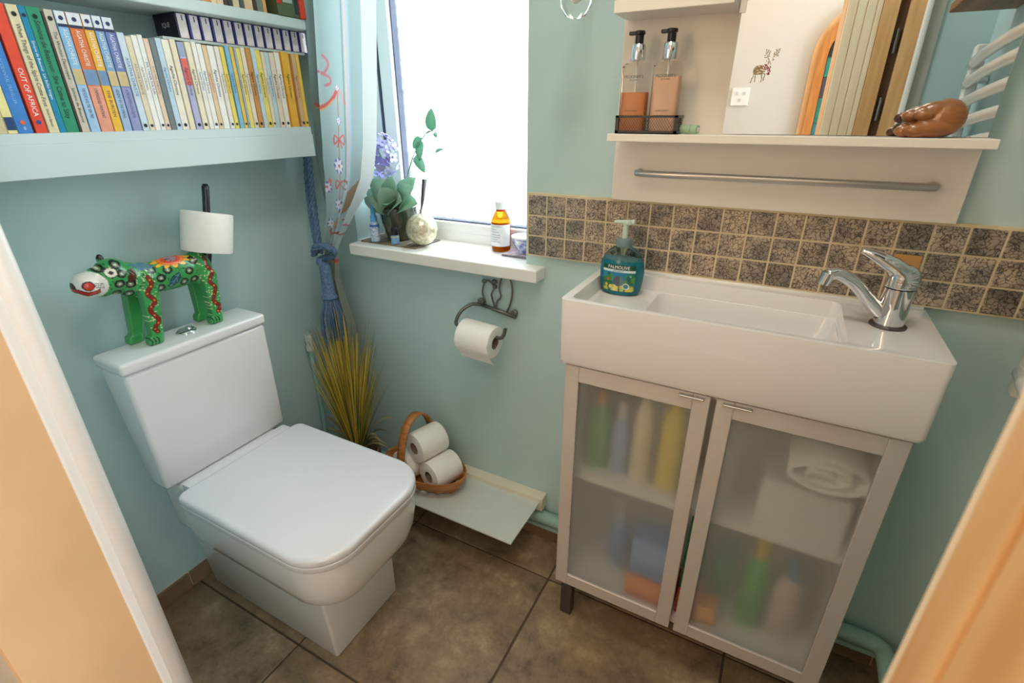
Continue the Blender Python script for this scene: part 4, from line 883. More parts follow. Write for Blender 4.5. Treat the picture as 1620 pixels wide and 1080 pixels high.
link('tail', *tube(spline([(jx, -.404, .885), (jx, -.396, .910), (jx, -.384, .956), (jx, -.367, 1.030), (jx, -.360, 1.066)], 5), [.010]*8+[.0078]*12+[.005], 12), M('black_tail_paint', (26, 28, 44), .3, var=.05, coat=.4), jg, smooth=True)

def roll(name, label, c, ax, r, L, ri=.020, group='toilet rolls', flap=False):
    """toilet roll centred at c with axis ax"""
    a = Vector(ax).normalized(); rot = a.to_track_quat('Z', 'Y').to_matrix(); c = Vector(c)
    t = thing(name, label, 'toilet roll', tuple(c), group)
    n = 40; h = L/2
    prof_o = [(ri, -h), (r-.004, -h), (r-.001, -h+.001), (r, -h+.004), (r, h-.004), (r-.001, h-.001), (r-.004, h), (ri, h)]
    V, F = [], []
    for q, z in prof_o:
        for i in range(n):
            p = c+rot @ Vector((q*math.cos(2*PI*i/n), q*math.sin(2*PI*i/n), z)); V.append(tuple(p))
    for k in range(len(prof_o)-1):
        for i in range(n): j = (i+1) % n; F.append([k*n+i, k*n+j, (k+1)*n+j, (k+1)*n+i])
    link('paper', V, F, m_paper, t, smooth='auto')
    V, F = [], []
    for q, z in ((ri, -h+.001), (ri, h-.001), (ri-.0012, h-.001), (ri-.0012, -h+.001)):
        for i in range(n): V.append(tuple(c+rot @ Vector((q*math.cos(2*PI*i/n), q*math.sin(2*PI*i/n), z))))
    for k in range(4):
        for i in range(n): j = (i+1) % n; F.append([k*n+i, k*n+j, ((k+1) % 4)*n+j, ((k+1) % 4)*n+i])
    link('core', V, F, m_core, t, smooth='auto')
    return t
roll('toilet_roll', 'white toilet roll threaded on the jaguar tail', (jx, -.3830, .9590), (0, .26, 1), .0540, .092)

# ------------------------------------------------------------------ toilet roll holder on the wall
th = thing('toilet_roll_holder', 'wrought iron toilet roll holder with an open loop crest under the sill', 'holder', (-.09, .012, .75))
m_iron = M('pewter_iron', (118, 118, 112), .4, .8, var=.1)
wy = .004
link('bar', *tube([(-.150, wy, .742), (-.035, wy, .7225)], .0052, 10), m_iron, th, smooth=True)
for x, z in ((-.142, .749), (-.040, .733)):
    e = link('screw_eye', *lathe([(.0095, -.003), (.0095, .002), (.007, .004), (.004, .004)], (x, wy, z), 18), m_iron, th, smooth='auto')
    me = e.data
    for v in me.vertices:
        p = v.co+Vector(th.location)-Vector((x, wy, z)); v.co = Vector((x+p.x, wy-p.z, z+p.y))-Vector(th.location)
for pts in ([(-.128, wy, .748), (-.136, wy, .775), (-.130, wy, .802), (-.118, wy, .812), (-.106, wy, .805), (-.100, wy, .792), (-.108, wy, .776), (-.106, wy, .762), (-.098, wy, .738)],
            [(-.096, wy, .736), (-.092, wy, .756), (-.080, wy, .772), (-.084, wy, .796), (-.076, wy, .826), (-.060, wy, .832), (-.048, wy, .815), (-.046, wy, .786), (-.052, wy, .756), (-.062, wy, .733)]):
    link('crest_scroll', *tube(spline(pts, 6), .0025, 8), m_iron, th, smooth=True)
link('crest_boss', *join(ellipsoid((-.099, wy, .811), (.008, .005, .007), 12, 8), ellipsoid((-.098, wy, .797), (.0065, .005, .006), 12, 8), ellipsoid((-.130, wy, .808), (.007, .005, .006), 12, 8)), m_iron, th, smooth=True)
link('arm', *tube(spline([(-.140, wy, .740), (-.168, wy-.006, .738), (-.188, wy-.030, .722), (-.184, -.058, .702), (-.165, -.064, .696), (-.100, -.064, .690), (-.050, -.064, .686), (-.036, -.064, .694), (-.030, -.064, .712), (-.030, -.064, .716)], 6), .0048, 10), m_iron, th, smooth=True)
hr = roll('toilet_roll', 'white toilet roll on the wrought iron wall holder', (-.108, -.066, .674), (1, 0, -.06), .044, .100, .018)
link('loose_sheet', *loft([[(x, -.066-.044*math.cos(a), .674-(x+.108)*.06-.044*math.sin(a)-dz) for x in (-.157, -.058+k)] for a, dz, k in ((0, 0, 0), (.35, .0, 0), (.7, .001, 0), (1.0, .003, -.001), (1.2, .009, -.003), (1.3, .016, .002))], False, False, False), m_paper, hr)

# ------------------------------------------------------------------ items on the window sill
SZ = .8702
mt = thing('slat_mat', 'dark slatted mat under the plant pot on the sill', 'mat', (-.45, .055, SZ))
m_sl = M('grey_bamboo', (96, 90, 82), .5, c2=(140, 130, 112), vscale=30, stretch=(1, .2, 1))
for i in range(8):
    x = -.548+i*.0255; link('slat', *box(x, x+.0235, -.004, .116, SZ, SZ+.004, .001, 1), m_sl, mt)
mz = SZ+.0043
m_skyp = M('sky_blue_plastic', (96, 172, 226), .35, var=.04)
sb = thing('spray_bottle', 'small blue and white spray bottle at the left end of the sill', 'bottle', (-.497, .006, mz))
link('bottle', *lathe([(.011, 0), (.0135, .002), (.0135, .040), (.0120, .052), (.009, .058)], (-.497, .006, mz), 20), M('dotted_white_plastic', (226, 234, 240), .35, c2=(110, 150, 200), vscale=210), sb, smooth='auto')
link('label_band', *lathe([(.0136, .044), (.0128, .050)], (-.497, .0058, mz), 20), bmat((60, 100, 190)), sb, smooth=True)
link('cap', *lathe([(.0095, .0565), (.0095, .072), (.0070, .076), (.0062, .104), (.0058, .106)], (-.497, .006, mz), 18), m_skyp, sb, smooth='auto')
db = thing('oil_bottle', 'tiny bottle with black cap and blue label on the slatted mat', 'bottle', (-.428, .010, mz))
link('bottle', *lathe([(.0105, 0), (.0115, .001), (.0115, .022), (.010, .025)], (-.428, .010, mz), 18), bmat((120, 160, 206)), db, smooth='auto')
link('label_edge', *lathe([(.0118, .019), (.0118, .0215)], (-.428, .010, mz), 18), bmat((206, 210, 90)), db)
link('cap', *lathe([(.0105, .025), (.0110, .026), (.0105, .044), (.009, .0455)], (-.428, .010, mz), 18), m_black, db, smooth='auto')
pp = thing('potted_hydrangea', 'lilac hydrangea with big leaves in a dark green glazed pot', 'potted plant', (-.456, .066, mz))
px_, py_ = -.456, .066
link('pot', *lathe([(.030, 0), (.036, .003), (.046, .030), (.053, .060), (.057, .092), (.059, .096), (.055, .098), (.050, .090), (.048, .080)], (px_, py_, mz), 32), M('dark_green_glaze', (52, 64, 54), .12, c2=(78, 84, 60), vscale=18, coat=.6), pp, smooth='auto')
link('soil', *lathe([(.049, .082), (.040, .085), (.002, .086)], (px_, py_, mz), 20), bmat((60, 48, 40)), pp)
m_leaf = M('hydrangea_leaf', (140, 180, 160), .5, c2=(172, 200, 180), vscale=30); m_leaf2 = M('pale_leaf', (140, 196, 180), .5, c2=(120, 180, 160), vscale=20)
for _m in (m_leaf, m_leaf2):
    nt = _m.node_tree; tl = nt.nodes.new('ShaderNodeBsdfTranslucent'); tl.inputs[0].default_value = lin((150, 200, 170)); mx = nt.nodes.new('ShaderNodeMixShader'); mx.inputs[0].default_value = .35
    nt.links.new(nt.nodes['Principled BSDF'].outputs[0], mx.inputs[1]); nt.links.new(tl.outputs[0], mx.inputs[2]); nt.links.new(mx.outputs[0], nt.nodes['Material Output'].inputs['Surface'])
def leaf(parent, base, tip, w, mat, bend=.012, name='leaf'):
    a, b = Vector(base), Vector(tip); d = b-a; L = d.length; t_ = d/L
    nv = Vector((.25, -.75, .6)); side = t_.cross(nv); side = side.normalized() if side.length > .05 else Vector((1, 0, 0)); up = side.cross(t_).normalized(); up = up if up.dot(nv) > 0 else -up
    V, F = [], []; n = 8
    for i in range(n+1):
        q = i/n; ww = w*math.sin(PI*q**.70)**.6*.5 if 0 < q < 1 else .0006
        c = a+d*q+up*(bend*math.sin(PI*q))
        V += [tuple(c-side*ww+up*ww*.25), tuple(c), tuple(c+side*ww+up*ww*.25)]
    for i in range(n):
        k = i*3; F += [[k, k+1, k+4, k+3], [k+1, k+2, k+5, k+4]]
    o = link(name, V, F, mat, parent, smooth=True); sm = o.modifiers.new('thick', 'SOLIDIFY'); sm.thickness = .0006
    return o
top = mz+.085
for (bx, by, bz), tp_, w in (((-.475, .050, top), (-.540, .022, .992), .056), ((-.468, .045, top+.004), (-.500, -.006, 1.000), .064), ((-.455, .050, top+.01), (-.452, -.004, 1.030), .072), ((-.452, .048, top), (-.425, -.014, .986), .062), ((-.448, .055, top), (-.388, .006, .996), .070), ((-.440, .060, top+.012), (-.362, .028, 1.030), .072), ((-.440, .070, top+.02), (-.380, .064, 1.052), .060), ((-.465, .070, top+.02), (-.525, .060, 1.030), .056), ((-.462, .055, top+.02), (-.498, .012, 1.048), .062), ((-.440, .055, top+.004), (-.346, .022, .990), .058), ((-.455, .060, top+.02), (-.425, .020, 1.060), .062), ((-.475, .060, top), (-.548, .044, 1.012), .048)):
    leaf(pp, (bx, by, bz), tp_, w*1.05, m_leaf)
m_stem = M('green_stem', (96, 132, 92), .6, var=.1)
link('stem', *tube(spline([(-.46, .066, mz+.08), (-.470, .060, 1.03), (-.478, .050, 1.09), (-.487, .045, 1.12)], 5), .0028, 6), m_stem, pp, smooth=True)
st2 = link('stem', *tube(spline([(-.445, .066, mz+.08), (-.405, .062, 1.06), (-.365, .060, 1.13), (-.332, .060, 1.165), (-.318, .060, 1.172)], 6), .0016, 6), m_stem, pp, smooth=True)
link('stem', *tube(spline([(-.332, .060, 1.165), (-.312, .060, 1.172), (-.300, .060, 1.168)], 5), .0012, 6), m_stem, pp, smooth=True)
for b_, t_, w in (((-.312, .060, 1.172), (-.306, .056, 1.226), .030), ((-.345, .060, 1.155), (-.372, .052, 1.128), .026), ((-.350, .060, 1.150), (-.352, .050, 1.098), .024), ((-.372, .060, 1.110), (-.336, .050, 1.068), .026), ((-.304, .060, 1.168), (-.296, .058, 1.156), .012), ((-.306, .060, 1.120), (-.276, .058, 1.128), .010)):
    leaf(pp, b_, t_, w, m_leaf2, .004)
link('stem', *tube(spline([(-.372, .060, 1.110), (-.33, .06, 1.115), (-.300, .059, 1.120), (-.272, .058, 1.132)], 5), .0008, 5), m_stem, pp, smooth=True)
m_pet = [M('hydrangea_petal', c, .6, var=.08, vscale=60) for c in ((156, 156, 222), (186, 184, 236), (138, 136, 212), (206, 212, 240))]
for k in range(46):
    a = random.uniform(0, 2*PI); ph = random.uniform(-1.0, 1.3); n_ = Vector((math.cos(a)*math.cos(ph), math.sin(a)*math.cos(ph), math.sin(ph)))
    if n_.y > .55: n_.y *= -.6; n_.normalize()
    c_ = Vector((-.476, .045, 1.106))+Vector((n_.x*.048, n_.y*.036, n_.z*.058))
    s1_ = n_.orthogonal().normalized(); s2_ = n_.cross(s1_); V, F = [tuple(c_)], []
    rr = random.uniform(.012, .016)
    for i in range(16):
        q = i*2*PI/16; R_ = rr*(.55+.45*abs(math.cos(2*q))); V.append(tuple(c_+s1_*R_*math.cos(q)+s2_*R_*math.sin(q)+n_*.003*abs(math.cos(2*q))))
    F = [[0, 1+i, 1+(i+1) % 16] for i in range(16)]
    link('floret', V, F, m_pet[k % 4], pp, smooth=True)
gb = thing('glass_ball', 'crackled pale gold glass ball with a dark handle sticking up', 'ornament', (-.349, .034, mz))
gc = (-.349, .034, mz+.0445)
link('ball', *ellipsoid(gc, (.0445, .0445, .0445), 36, 22), M('crackled_mercury_glass', (226, 220, 196), .18, .35, c2=(176, 166, 132), vscale=120, bump=.4, bscale=160, coat=.6), gb, smooth=True)
link('socket', *tube([(-.349, .034, mz+.086), (-.346, .034, mz+.100)], .0042, 10), m_rail, gb, smooth='auto')
link('handle', *tube([(-.3455, .034, mz+.099), (-.338, .034, mz+.125), (-.3265, .034, mz+.180)], [.0034, .0066, .0092], 8, sy=.6), M('dark_wood_handle', (62, 58, 64), .35, var=.1), gb, smooth='auto')
ab = thing('medicine_bottle', 'amber medicine bottle with white cap and white label on the sill', 'bottle', (-.130, .098, SZ))
ac = (-.130, .098, SZ)
link('bottle', *lathe([(.022, 0), (.0255, .004), (.0265, .012), (.0265, .078), (.0255, .086), (.016, .104), (.0130, .108), (.0130, .112)], ac, 28), M_trans('amber_glass', (236, 150, 26), .03, 1.2), ab, smooth='auto')
link('medicine', *lathe([(.023, .004), (.024, .010), (.024, .074), (.023, .078)], ac, 24), M('amber_liquid', (190, 120, 30), .2, var=.05), ab, smooth='auto')
lr, NA = .0270, 14
link('label', *loft([[(ac[0]+lr*math.cos(a), ac[1]+lr*math.sin(a), ac[2]+z) for a in [-PI*1.02+i*PI*1.02/NA for i in range(NA+1)]] for z in (.016, .074)], False, False, False), bmat((238, 238, 240)), ab, smooth=True)
for zz_, w_ in ((.068, .030), (.060, .020), (.054, .024), (.046, .026), (.040, .026), (.034, .022), (.028, .026)):
    link('label_line', *loft([[(ac[0]+(lr+.0003)*math.cos(a), ac[1]+(lr+.0003)*math.sin(a), ac[2]+zz_+dz) for a in [-PI*.86+i*(w_/.040)*PI*.75/6 for i in range(7)]] for dz in (0, .0016)], False, False, False), bmat((170, 172, 186)), ab)
link('tamper_ring', *lathe([(.0134, .106), (.0138, .108), (.0134, .1115)], ac, 24), bmat((214, 60, 34)), ab, smooth=True)
V, F = [], []
for z_ in (.112, .131):
    for i in range(48): r_ = .0150 if i % 2 else .0143; V.append((ac[0]+r_*math.cos(2*PI*i/48), ac[1]+r_*math.sin(2*PI*i/48), ac[2]+z_))
F = [[i, (i+1) % 48, 48+(i+1) % 48, 48+i] for i in range(48)]+[list(range(48))[::-1], [48+i for i in range(48)]]
link('cap', V, F, bmat((240, 242, 244)), ab)
co = thing('coaster', 'square patterned coaster at the right end of the sill', 'coaster', (-.056, .085, SZ))
link('board', *box(-.100, -.014, .045, .128, SZ, SZ+.005, .001, 1), bmat((120, 112, 120)), co)
link('picture', *box(-.098, -.016, .047, .126, SZ+.005, SZ+.0056), M('coaster_print', (230, 222, 230), .4, c2=(150, 120, 140), vscale=60), co)
bo = thing('china_bowl', 'small white china bowl with blue painting on the coaster', 'bowl', (-.050, .086, SZ+.006))
link('bowl', *lathe([(.018, 0), (.019, .006), (.024, .010), (.033, .026), (.037, .044), (.0355, .044), (.031, .027), (.020, .012), (.002, .011)], (-.050, .086, SZ+.006), 32), M('blue_painted_china', (240, 244, 250), .1, c2=(60, 84, 180), vscale=70, coat=.5), bo, smooth='auto')
link('rim_band', *lathe([(.0373, .0405), (.0374, .0445), (.0352, .0446)], (-.050, .086, SZ+.006), 32), m_ceramic, bo, smooth=True)

# ------------------------------------------------------------------ low glass shelf, basket, rolls
gs = thing('low_glass_shelf', 'long white glass shelf on a cream rail just above the floor', 'shelf', (-.20, -.09, .13))
GZ = .150
link('wall_rail', *box(-.470, .068, -.022, YB, .122, .168, .002), M('cream_plastic', (232, 226, 204), .4, var=.02), gs)
link('glass_plate', *box(-.466, .058, -.200, -.006, GZ-.003, GZ+.003, .001, 1), M('white_back_painted_glass', (216, 222, 218), .12, var=.02, coat=.5), gs)
BC = (-.302, -.099); bz = GZ+.0032
bk_ = thing('wooden_basket', 'oval honey coloured splint basket with a hoop handle on the glass shelf', 'basket', (BC[0], BC[1], bz))
def oval(rx, ry, z, n=44): return [(BC[0]+rx*math.cos(2*PI*i/n), BC[1]+ry*math.sin(2*PI*i/n), z) for i in range(n)]
link('base', *loft([oval(.100, .045, bz), oval(.100, .045, bz+.004)]), m_wicker, bk_)
def band(rx0, ry0, z0, rx1, ry1, z1, th, name, par):
    o = loft([oval(rx0, ry0, z0), oval(rx1, ry1, z1), oval(rx1-th, ry1-th, z1), oval(rx0-th, ry0-th, z0), oval(rx0, ry0, z0)], False, False)
    return link(name, *o, m_wicker, par, smooth='auto')
rm = band(.1435, .0815, bz+.047, .1465, .0845, bz+.066, .003, 'rim', bk_)
band(.124, .0600, bz+.018, .134, .068, bz+.030, .002, 'side_band', bk_); band(.134, .068, bz+.031, .141, .0745, bz+.045, .002, 'side_band', bk_)
for k in range(20):
    a = 2*PI*(k+.3)/20; pts = []
    for (rx, ry, z) in ((.080, .036, bz+.003), (.112, .051, bz+.006), (.128, .064, bz+.022), (.139, .0725, bz+.040), (.1445, .0775, bz+.060)):
        sgn = .0015 if k % 2 else -.0015; pts.append((BC[0]+(rx+sgn)*math.cos(a), BC[1]+(ry+sgn)*math.sin(a), z))
    tn = Vector((-.14*math.sin(a), .075*math.cos(a), 0)).normalized()*.0085
    V = []
    for p in pts: V += [(p[0]-tn.x, p[1]-tn.y, p[2]), (p[0]+tn.x, p[1]+tn.y, p[2])]
    o = link('stave', V, [[2*i, 2*i+1, 2*i+3, 2*i+2] for i in range(4)], m_wicker, bk_, smooth=True); sm = o.modifiers.new('thick', 'SOLIDIFY'); sm.thickness = .0012
hx = BC[0]-.022; V = []; nH = 30
for i in range(nH+1):
    a = PI*i/nH; yy = BC[1]-.086*math.cos(a)*(1 if i else 1); zz = bz+.035+.205*math.sin(a)**.72 if 0 < i < nH else bz+.012
    V += [(hx-.013, yy, zz), (hx+.013, yy, zz)]
hd = link('handle', V, [[2*i, 2*i+1, 2*i+3, 2*i+2] for i in range(nH)], m_wicker, bk_, smooth=True); sm = hd.modifiers.new('thick', 'SOLIDIFY'); sm.thickness = .005
RA = (.28, .96, 0)
roll('toilet_roll', 'white toilet roll lying in the basket at its right', (-.242, -.094, bz+.060), RA, .0480, .098, .0185, 'toilet rolls in the basket')
roll('toilet_roll', 'white toilet roll lying on top of the other two in the basket', (-.294, -.088, bz+.143), RA, .0480, .098, .0185, 'toilet rolls in the basket')
roll('toilet_roll', 'white toilet roll lying in the basket at its left', (-.348, -.092, bz+.060), RA, .0480, .098, .0185, 'toilet rolls in the basket')

# ------------------------------------------------------------------ grass plant in the corner
gp = thing('artificial_grass_plant', 'tall yellow and green artificial grass plant in a brown pot in the corner', 'plant', (-.562, -.125, 0))
gx0, gy0 = -.562, -.125
link('pot', *lathe([(.055, 0), (.060, .004), (.074, .150), (.078, .205), (.072, .205), (.068, .190)], (gx0, gy0, 0), 28), M('terracotta_brown', (134, 108, 90), .8, var=.08), gp, smooth='auto')
link('moss', *lathe([(.069, .188), (.050, .196), (.002, .202)], (gx0, gy0, 0), 20), M('brown_moss', (92, 80, 56), .95, c2=(60, 54, 36), vscale=60, bump=.8, bscale=80), gp, smooth=True)
def blades(name, n, cols, spread, hmin, hmax, r, lean, seed, droop=0):
    rs = random.Random(seed); V, F, K = [], [], []
    for k in range(n):
        a = rs.uniform(0, 2*PI); q = math.sqrt(rs.random()); h = rs.uniform(hmin, hmax)*(1-.2*q)
        bx, by = gx0+.014*q*math.cos(a), gy0+.010*q*math.sin(a); tx, ty = gx0+lean[0]+spread[0]*q*math.cos(a), gy0+lean[1]+spread[1]*q*math.sin(a)
        tx = max(tx, XL+.02); ty = min(ty, -.022)
        pts = arc((bx, by, .195), (bx*.55+tx*.45, by*.55+ty*.45, .195+h*.55+droop*.1), (tx, ty, .195+h-droop*q), 6)
        c = lin(rs.choice(cols)); sd = Vector((.9, .45, 0))
        for i, p in enumerate(pts):
            w = r*(1-.75*(i/6)**2); V += [(p[0]-sd.x*w, p[1]-sd.y*w, p[2]), (p[0]+sd.x*w, p[1]+sd.y*w, p[2]), (p[0], p[1]-w*.8, p[2]+w*.1)]; K += [c]*3
        b = len(V)-21
        for i in range(6):
            for e in range(3): e2 = (e+1) % 3; F.append([b+i*3+e, b+i*3+e2, b+(i+1)*3+e2, b+(i+1)*3+e])
    o = link(name, V, F, M_vcol(name+'_colour', .55), gp, smooth=True, colors=K); o['kind'] = 'stuff'
blades('yellow_blades', 230, [(240, 202, 66), (226, 184, 54), (244, 214, 100), (210, 162, 56), (196, 174, 78)], (.125, .075), .30, .52, .0021, (.006, -.012), 3)
blades('green_blades', 130, [(92, 116, 62), (112, 126, 66), (74, 100, 70), (140, 140, 74)], (.14, .09), .30, .55, .0011, (.02, -.005), 4)
rs = random.Random(9)
for k in range(16):
    a = rs.uniform(-.7, PI+.4) if k > 4 else rs.uniform(-1.2, .3); L = rs.uniform(.08, .15)
    bx, by = gx0+.02*math.cos(a), gy0-.02*math.sin(a)
    tip = (min(-.462, max(XL+.02, gx0+L*math.cos(a))), min(-.03, gy0-L*.8*math.sin(a)), .205+rs.uniform(.01, .09))
    mid = ((bx+tip[0])/2, (by+tip[1])/2, tip[2]+.035)
    P_ = arc((bx, by, .200), mid, tip, 7); V = []; sd = Vector((math.sin(a), math.cos(a), 0))
    for i, p in enumerate(P_): w = .0052*math.sin(PI*(.12+.86*i/7)); V += [(p[0]-sd.x*w, p[1]-sd.y*w, p[2]), (p[0]+sd.x*w, p[1]+sd.y*w, p[2]+.001)]
    link('dry_leaf', V, [[2*i, 2*i+1, 2*i+3, 2*i+2] for i in range(7)], bmat(rs.choice([(146, 136, 96), (112, 116, 76), (88, 96, 72), (164, 150, 112)])), gp, smooth=True)

# ------------------------------------------------------------------ pipework
vp = thing('supply_pipe', 'thin teal painted water pipe with a valve in the corner behind the toilet', 'pipe', (-.715, -.113, 0))
link('pipe', *tube([(-.715, -.113, 0), (-.715, -.113, .592)], .0075, 12), m_pipe, vp, smooth='auto')
link('valve', *join(tube([(-.715, -.113, .525), (-.715, -.113, .545)], .013, 12), tube([(-.715, -.113, .555), (-.715, -.113, .580)], .0125, 6), ellipsoid((-.715, -.113, .551), (.011, .011, .012), 12, 8)), M('pale_valve', (206, 216, 210), .4, var=.03), vp, smooth='auto')
link('floor_collar', *lathe([(.015, 0), (.015, .006), (.009, .010)], (-.715, -.113, 0), 16), m_pipe, vp, smooth='auto')
hp = thing('heating_pipe', 'thick teal painted pipe running along the wall above the skirting', 'pipe', (.45, -.012, .075))
link('run', *tube([(-.66, -.012, .094), (.905, -.012, .094)]+[(.905+.028*math.sin(a), -.012-.028*(1-math.cos(a)), .094) for a in (.5, 1.0, 1.57)]+[(.933, -.80, .094)], .0195, 16), m_pipe, hp, smooth='auto')
hp2 = thing('heating_pipe', 'thin teal painted pipe running just under the thick pipe', 'pipe', (.45, -.006, .05))
link('run', *tube([(-.66, -.006, .053), (.925, -.006, .053)]+[(.925+.020*math.sin(a), -.006-.020*(1-math.cos(a)), .053) for a in (.5, 1.0, 1.57)]+[(.945, -.80, .053)], .0085, 12), m_pipe, hp2, smooth='auto')

# ------------------------------------------------------------------ things seen in the mirror
rad = thing('towel_radiator', 'white ladder towel radiator on the right wall, seen in the mirror', 'radiator', (.93, -.44, .79))
m_rad = M('white_radiator_enamel', (238, 236, 232), .15, coat=.4, var=.01)
for yy in (-.80, -.075):
    link('upright', *box(.918, .944, yy-.014, yy+.014, .79, 1.44, .005, 3), m_rad, rad, smooth='auto')
    for z in (.88, 1.36): link('bracket', *tube([(.940, yy, z), (XR-.002, yy, z)], .008, 10), m_rad, rad)
for z in (.83, .88, .93, 1.02, 1.07, 1.12, 1.20, 1.250, 1.300, 1.350, 1.395):
    link('rung', *tube([(.924-.030*math.sin(PI*i/14)**.8 if 0 < i < 14 else .924, -.80+.725*i/14, z) for i in range(15)], .0125, 14), m_rad, rad, smooth=True)
link('valve', *join(tube([(.915, -.80, 1.275), (.880, -.80, 1.275)], .010, 10), ellipsoid((.874, -.80, 1.275), (.012, .012, .012), 12, 8)), M('cream_valve', (226, 222, 190), .4, var=.03), rad)
ps = thing('pine_shelf', 'small brown wooden shelf above the radiator, seen in the mirror', 'shelf', (.90, -.55, 1.50))
link('board', *box(.835, XR, -.76, -.30, 1.505, 1.525, .002), M('brown_shelf_wood', (150, 112, 80), .5, c2=(118, 82, 56), vscale=10, stretch=(4, .5, 4)), ps)
link('bracket', *prism([(.86, 1.505), (XR, 1.505), (XR, 1.44)], 'y', -.52, -.50), m_steel_d, ps)
td = tag(link('folded_towel', *box(.850, .955, -.70, -.45, 1.5255, 1.60, .018, 4), M('orange_towel', (196, 120, 66), .95, var=.1, bump=.5, bscale=200), smooth=True, loc=(.90, -.57, 1.5255)), 'folded orange-brown towel on the small shelf, seen in the mirror', 'towel')
sw = thing('wall_socket', 'white socket plate on the hall wall, seen in the mirror', 'socket', (.315, HY, 1.49))
link('plate', *box(.272, .358, HY, HY+.010, 1.449, 1.535, .003, 2), m_white, sw)
link('rocker', *join(box(.290, .303, HY+.010, HY+.013, 1.500, 1.514), box(.327, .340, HY+.010, HY+.013, 1.500, 1.514), box(.309, .321, HY+.010, HY+.012, 1.468, 1.482)), bmat((206, 204, 206)), sw)
ar = thing('arched_window_panel', 'arched pine framed stained glass panel on the hall wall, seen in the mirror', 'stained glass', (.84, HY, .60))
def archp(r, zs, z0, cx=.840, n=18): return [(cx-r, z0)]+[(cx-r*math.cos(PI*i/n), zs+r*math.sin(PI*i/n)) for i in range(n+1)]+[(cx+r, z0)]
def arch_frame(r0, r1, d0, d1, zb0, zb1, name, mat):
    A_, B_ = archp(r0, 1.66, zb0), archp(r1, 1.66, zb1); n = len(A_)
    V = [(u, HY+d0, v) for u, v in A_]+[(u, HY+d0, v) for u, v in B_]+[(u, HY+d1, v) for u, v in A_]+[(u, HY+d1, v) for u, v in B_]; F = []
    for i in range(n):
        j = (i+1) % n; F += [[2*n+i, 2*n+j, 3*n+j, 3*n+i], [i, j, 2*n+j, 2*n+i], [n+i, 3*n+i, 3*n+j, n+j]]
    link(name, V, F, mat, ar)
m_oak = M('orange_oak', (206, 138, 66), .35, c2=(178, 108, 46), vscale=12, stretch=(4, 4, .6))
arch_frame(.230, .205, .001, .030, .60, .62, 'outer_frame', m_pine); arch_frame(.205, .165, .001, .040, .62, .66, 'inner_frame', m_oak)
gcol = [(40, 120, 132), (52, 64, 76), (24, 92, 110), (70, 70, 84), (30, 132, 120), (64, 52, 70), (150, 90, 50), (44, 84, 96)]
rs = random.Random(4); zz = .66
while zz < 1.82:
    hh = rs.uniform(.07, .12); xx = .840-.163
    while xx < .840+.163:
        ww = rs.uniform(.05, .09); x2, z2 = min(xx+ww, 1.003), zz+hh; r_ = .163
        zc_ = min(z2, 1.66+math.sqrt(max(0, r_*r_-(max(abs(xx-.84), abs(x2-.84)))**2)))
        if zc_ > zz+.01: link('glass_piece', *box(xx+.002, x2-.002, HY+.010, HY+.014, zz+.002, zc_-.002), M('stained_glass', rs.choice(gcol), .12, var=.2, vscale=18, coat=.4), ar)
        xx = x2
    zz += hh
link('backing', *prism(archp(.165, 1.66, .66), 'y', HY+.002, HY+.009), bmat((40, 38, 40)), ar)

# ------------------------------------------------------------------ contents of the basin cabinet
def cbottle(x, y, z, r, h, col, capc, label, cat='bottle', cap_h=.03, sy=.7, name='cleaning_bottle'):
    t = thing(name, label, cat, (x, y, z), 'things inside the basin cabinet')
    link('bottle', *lathe([(r*.92, 0), (r, .004), (r, h*.68), (r*.8, h*.80), (r*.42, h*.88), (r*.40, h*.9)], (x, y, z), 18, 1, sy), M('bottle_plastic', col, .35, var=.03), t, smooth='auto')
    link('cap', *lathe([(r*.46, h*.90), (r*.48, h*.905), (r*.44, h*.90+cap_h), (r*.3, h*.9+cap_h+.002)], (x, y, z), 14), M('cap_plastic', capc, .35, var=.03), t, smooth='auto')
S1, S0 = .4625, .1595
cbottle(.262, -.150, S1, .026, .185, (90, 168, 80), (234, 150, 40), 'green bottle with orange cap behind the left frosted door', cap_h=.025)
cbottle(.312, -.150, S1, .021, .165, (150, 176, 216), (226, 220, 206), 'light blue bottle with white cap behind the left frosted door')
cbottle(.362, -.160, S1, .022, .230, (226, 216, 186), (216, 200, 180), 'tall cream bottle behind the left frosted door', cap_h=.02)
cbottle(.422, -.150, S1, .026, .225, (232, 208, 62), (236, 214, 80), 'tall yellow bottle behind the left frosted door', cap_h=.02)
cbottle(.330, -.130, S0, .030, .16, (108, 150, 196), (200, 210, 220), 'squat blue bottle low behind the left frosted door')
cbottle(.570, -.110, S0, .026, .15, (96, 186, 150), (90, 150, 210), 'pale green bottle low behind the right frosted door')
cbottle(.636, -.150, S0, .028, .220, (92, 176, 96), (238, 200, 40), 'green bottle with yellow cap behind the right frosted door', cap_h=.045)
cbottle(.700, -.150, S0, .028, .190, (214, 196, 186), (100, 160, 206), 'pale bottle with blue cap behind the right frosted door', cap_h=.045)
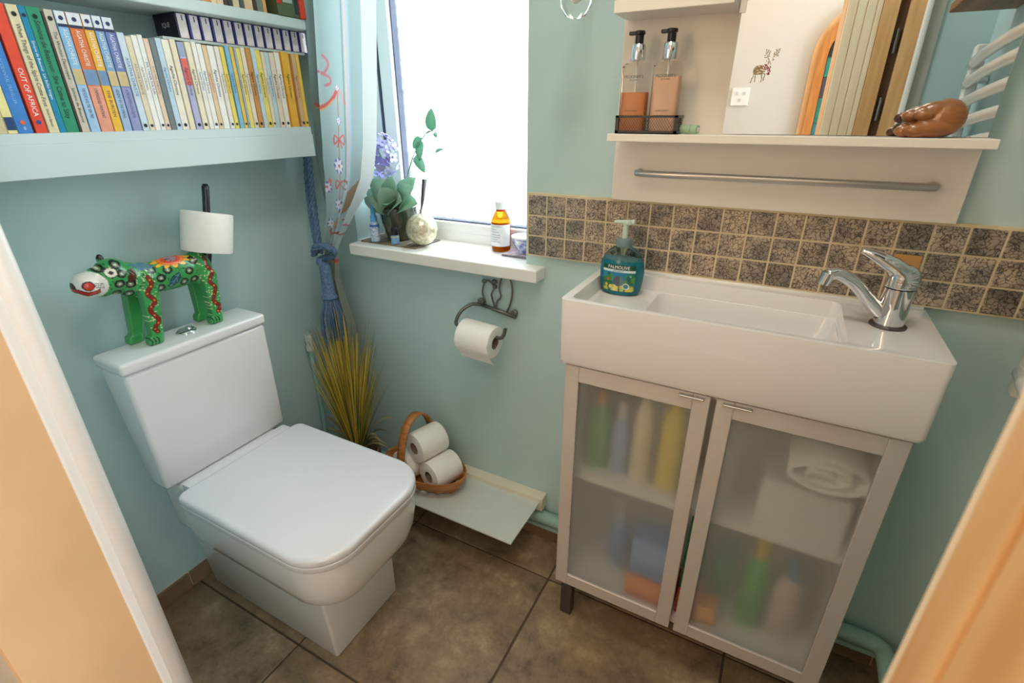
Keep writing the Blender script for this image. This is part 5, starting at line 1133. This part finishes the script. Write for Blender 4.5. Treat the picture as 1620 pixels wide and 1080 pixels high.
def cbox(x0, x1, y0, y1, z0, z1, col, c2, label, name='carton'):
    t = thing(name, label, 'carton', ((x0+x1)/2, (y0+y1)/2, z0), 'things inside the basin cabinet')
    link('body', *box(x0, x1, y0, y1, z0, z1, .0015, 1), bmat(col), t); link('printed_panel', *box(x0+.004, x1-.004, y0-.0006, y0+.001, z0+(z1-z0)*.35, z1-.004), bmat(c2), t)
cbox(.372, .486, -.208, -.130, S0, S0+.062, (226, 112, 44), (236, 150, 70), 'orange carton low behind the left frosted door')
cbox(.375, .480, -.200, -.130, S0+.0625, S0+.170, (104, 152, 206), (130, 176, 220), 'blue packet standing on the orange carton')
cbox(.490, .530, -.205, -.140, S0, S0+.075, (222, 96, 44), (238, 170, 60), 'small orange carton in the gap between the doors')
cbox(.490, .528, -.200, -.140, S0+.0755, S0+.26, (40, 140, 86), (60, 170, 110), 'green packet standing on the small orange carton')
cbox(.532, .575, -.205, -.160, S0, S0+.050, (232, 150, 60), (238, 180, 90), 'yellow-orange carton low behind the right frosted door')
m_tow = M('white_towelling', (240, 238, 232), .95, var=.02, bump=.5, bscale=260)
tw = thing('rolled_towel', 'rolled white towel behind the right frosted door', 'towel', (.690, -.12, S1+.11))
V, F = [], []; n = 60
for k in range(n+1):
    a = k/n*2*PI*2.3; r_ = .012+.052*k/n; V += [(.690+r_*math.cos(a)*1.25, -.210, S1+.165+r_*math.sin(a)*.62), (.690+r_*math.cos(a)*1.25, -.03, S1+.165+r_*math.sin(a)*.62)]
o = link('towel', V, [[2*i, 2*i+1, 2*i+3, 2*i+2] for i in range(n)], m_tow, tw, smooth=True); sm = o.modifiers.new('thick', 'SOLIDIFY'); sm.thickness = .006
tag(link('storage_tub', *join(box(.600, .752, -.185, -.030, S1, S1+.110, .006)), M('translucent_white_tub', (226, 226, 222), .3, var=.02), loc=(.676, -.108, S1)), 'white tub under the rolled towel behind the right frosted door', 'tub', 'things inside the basin cabinet')
cbottle(.540, -.120, S1, .022, .22, (200, 196, 190), (180, 176, 170), 'grey bottle beside the tub behind the right frosted door', cap_h=.02)
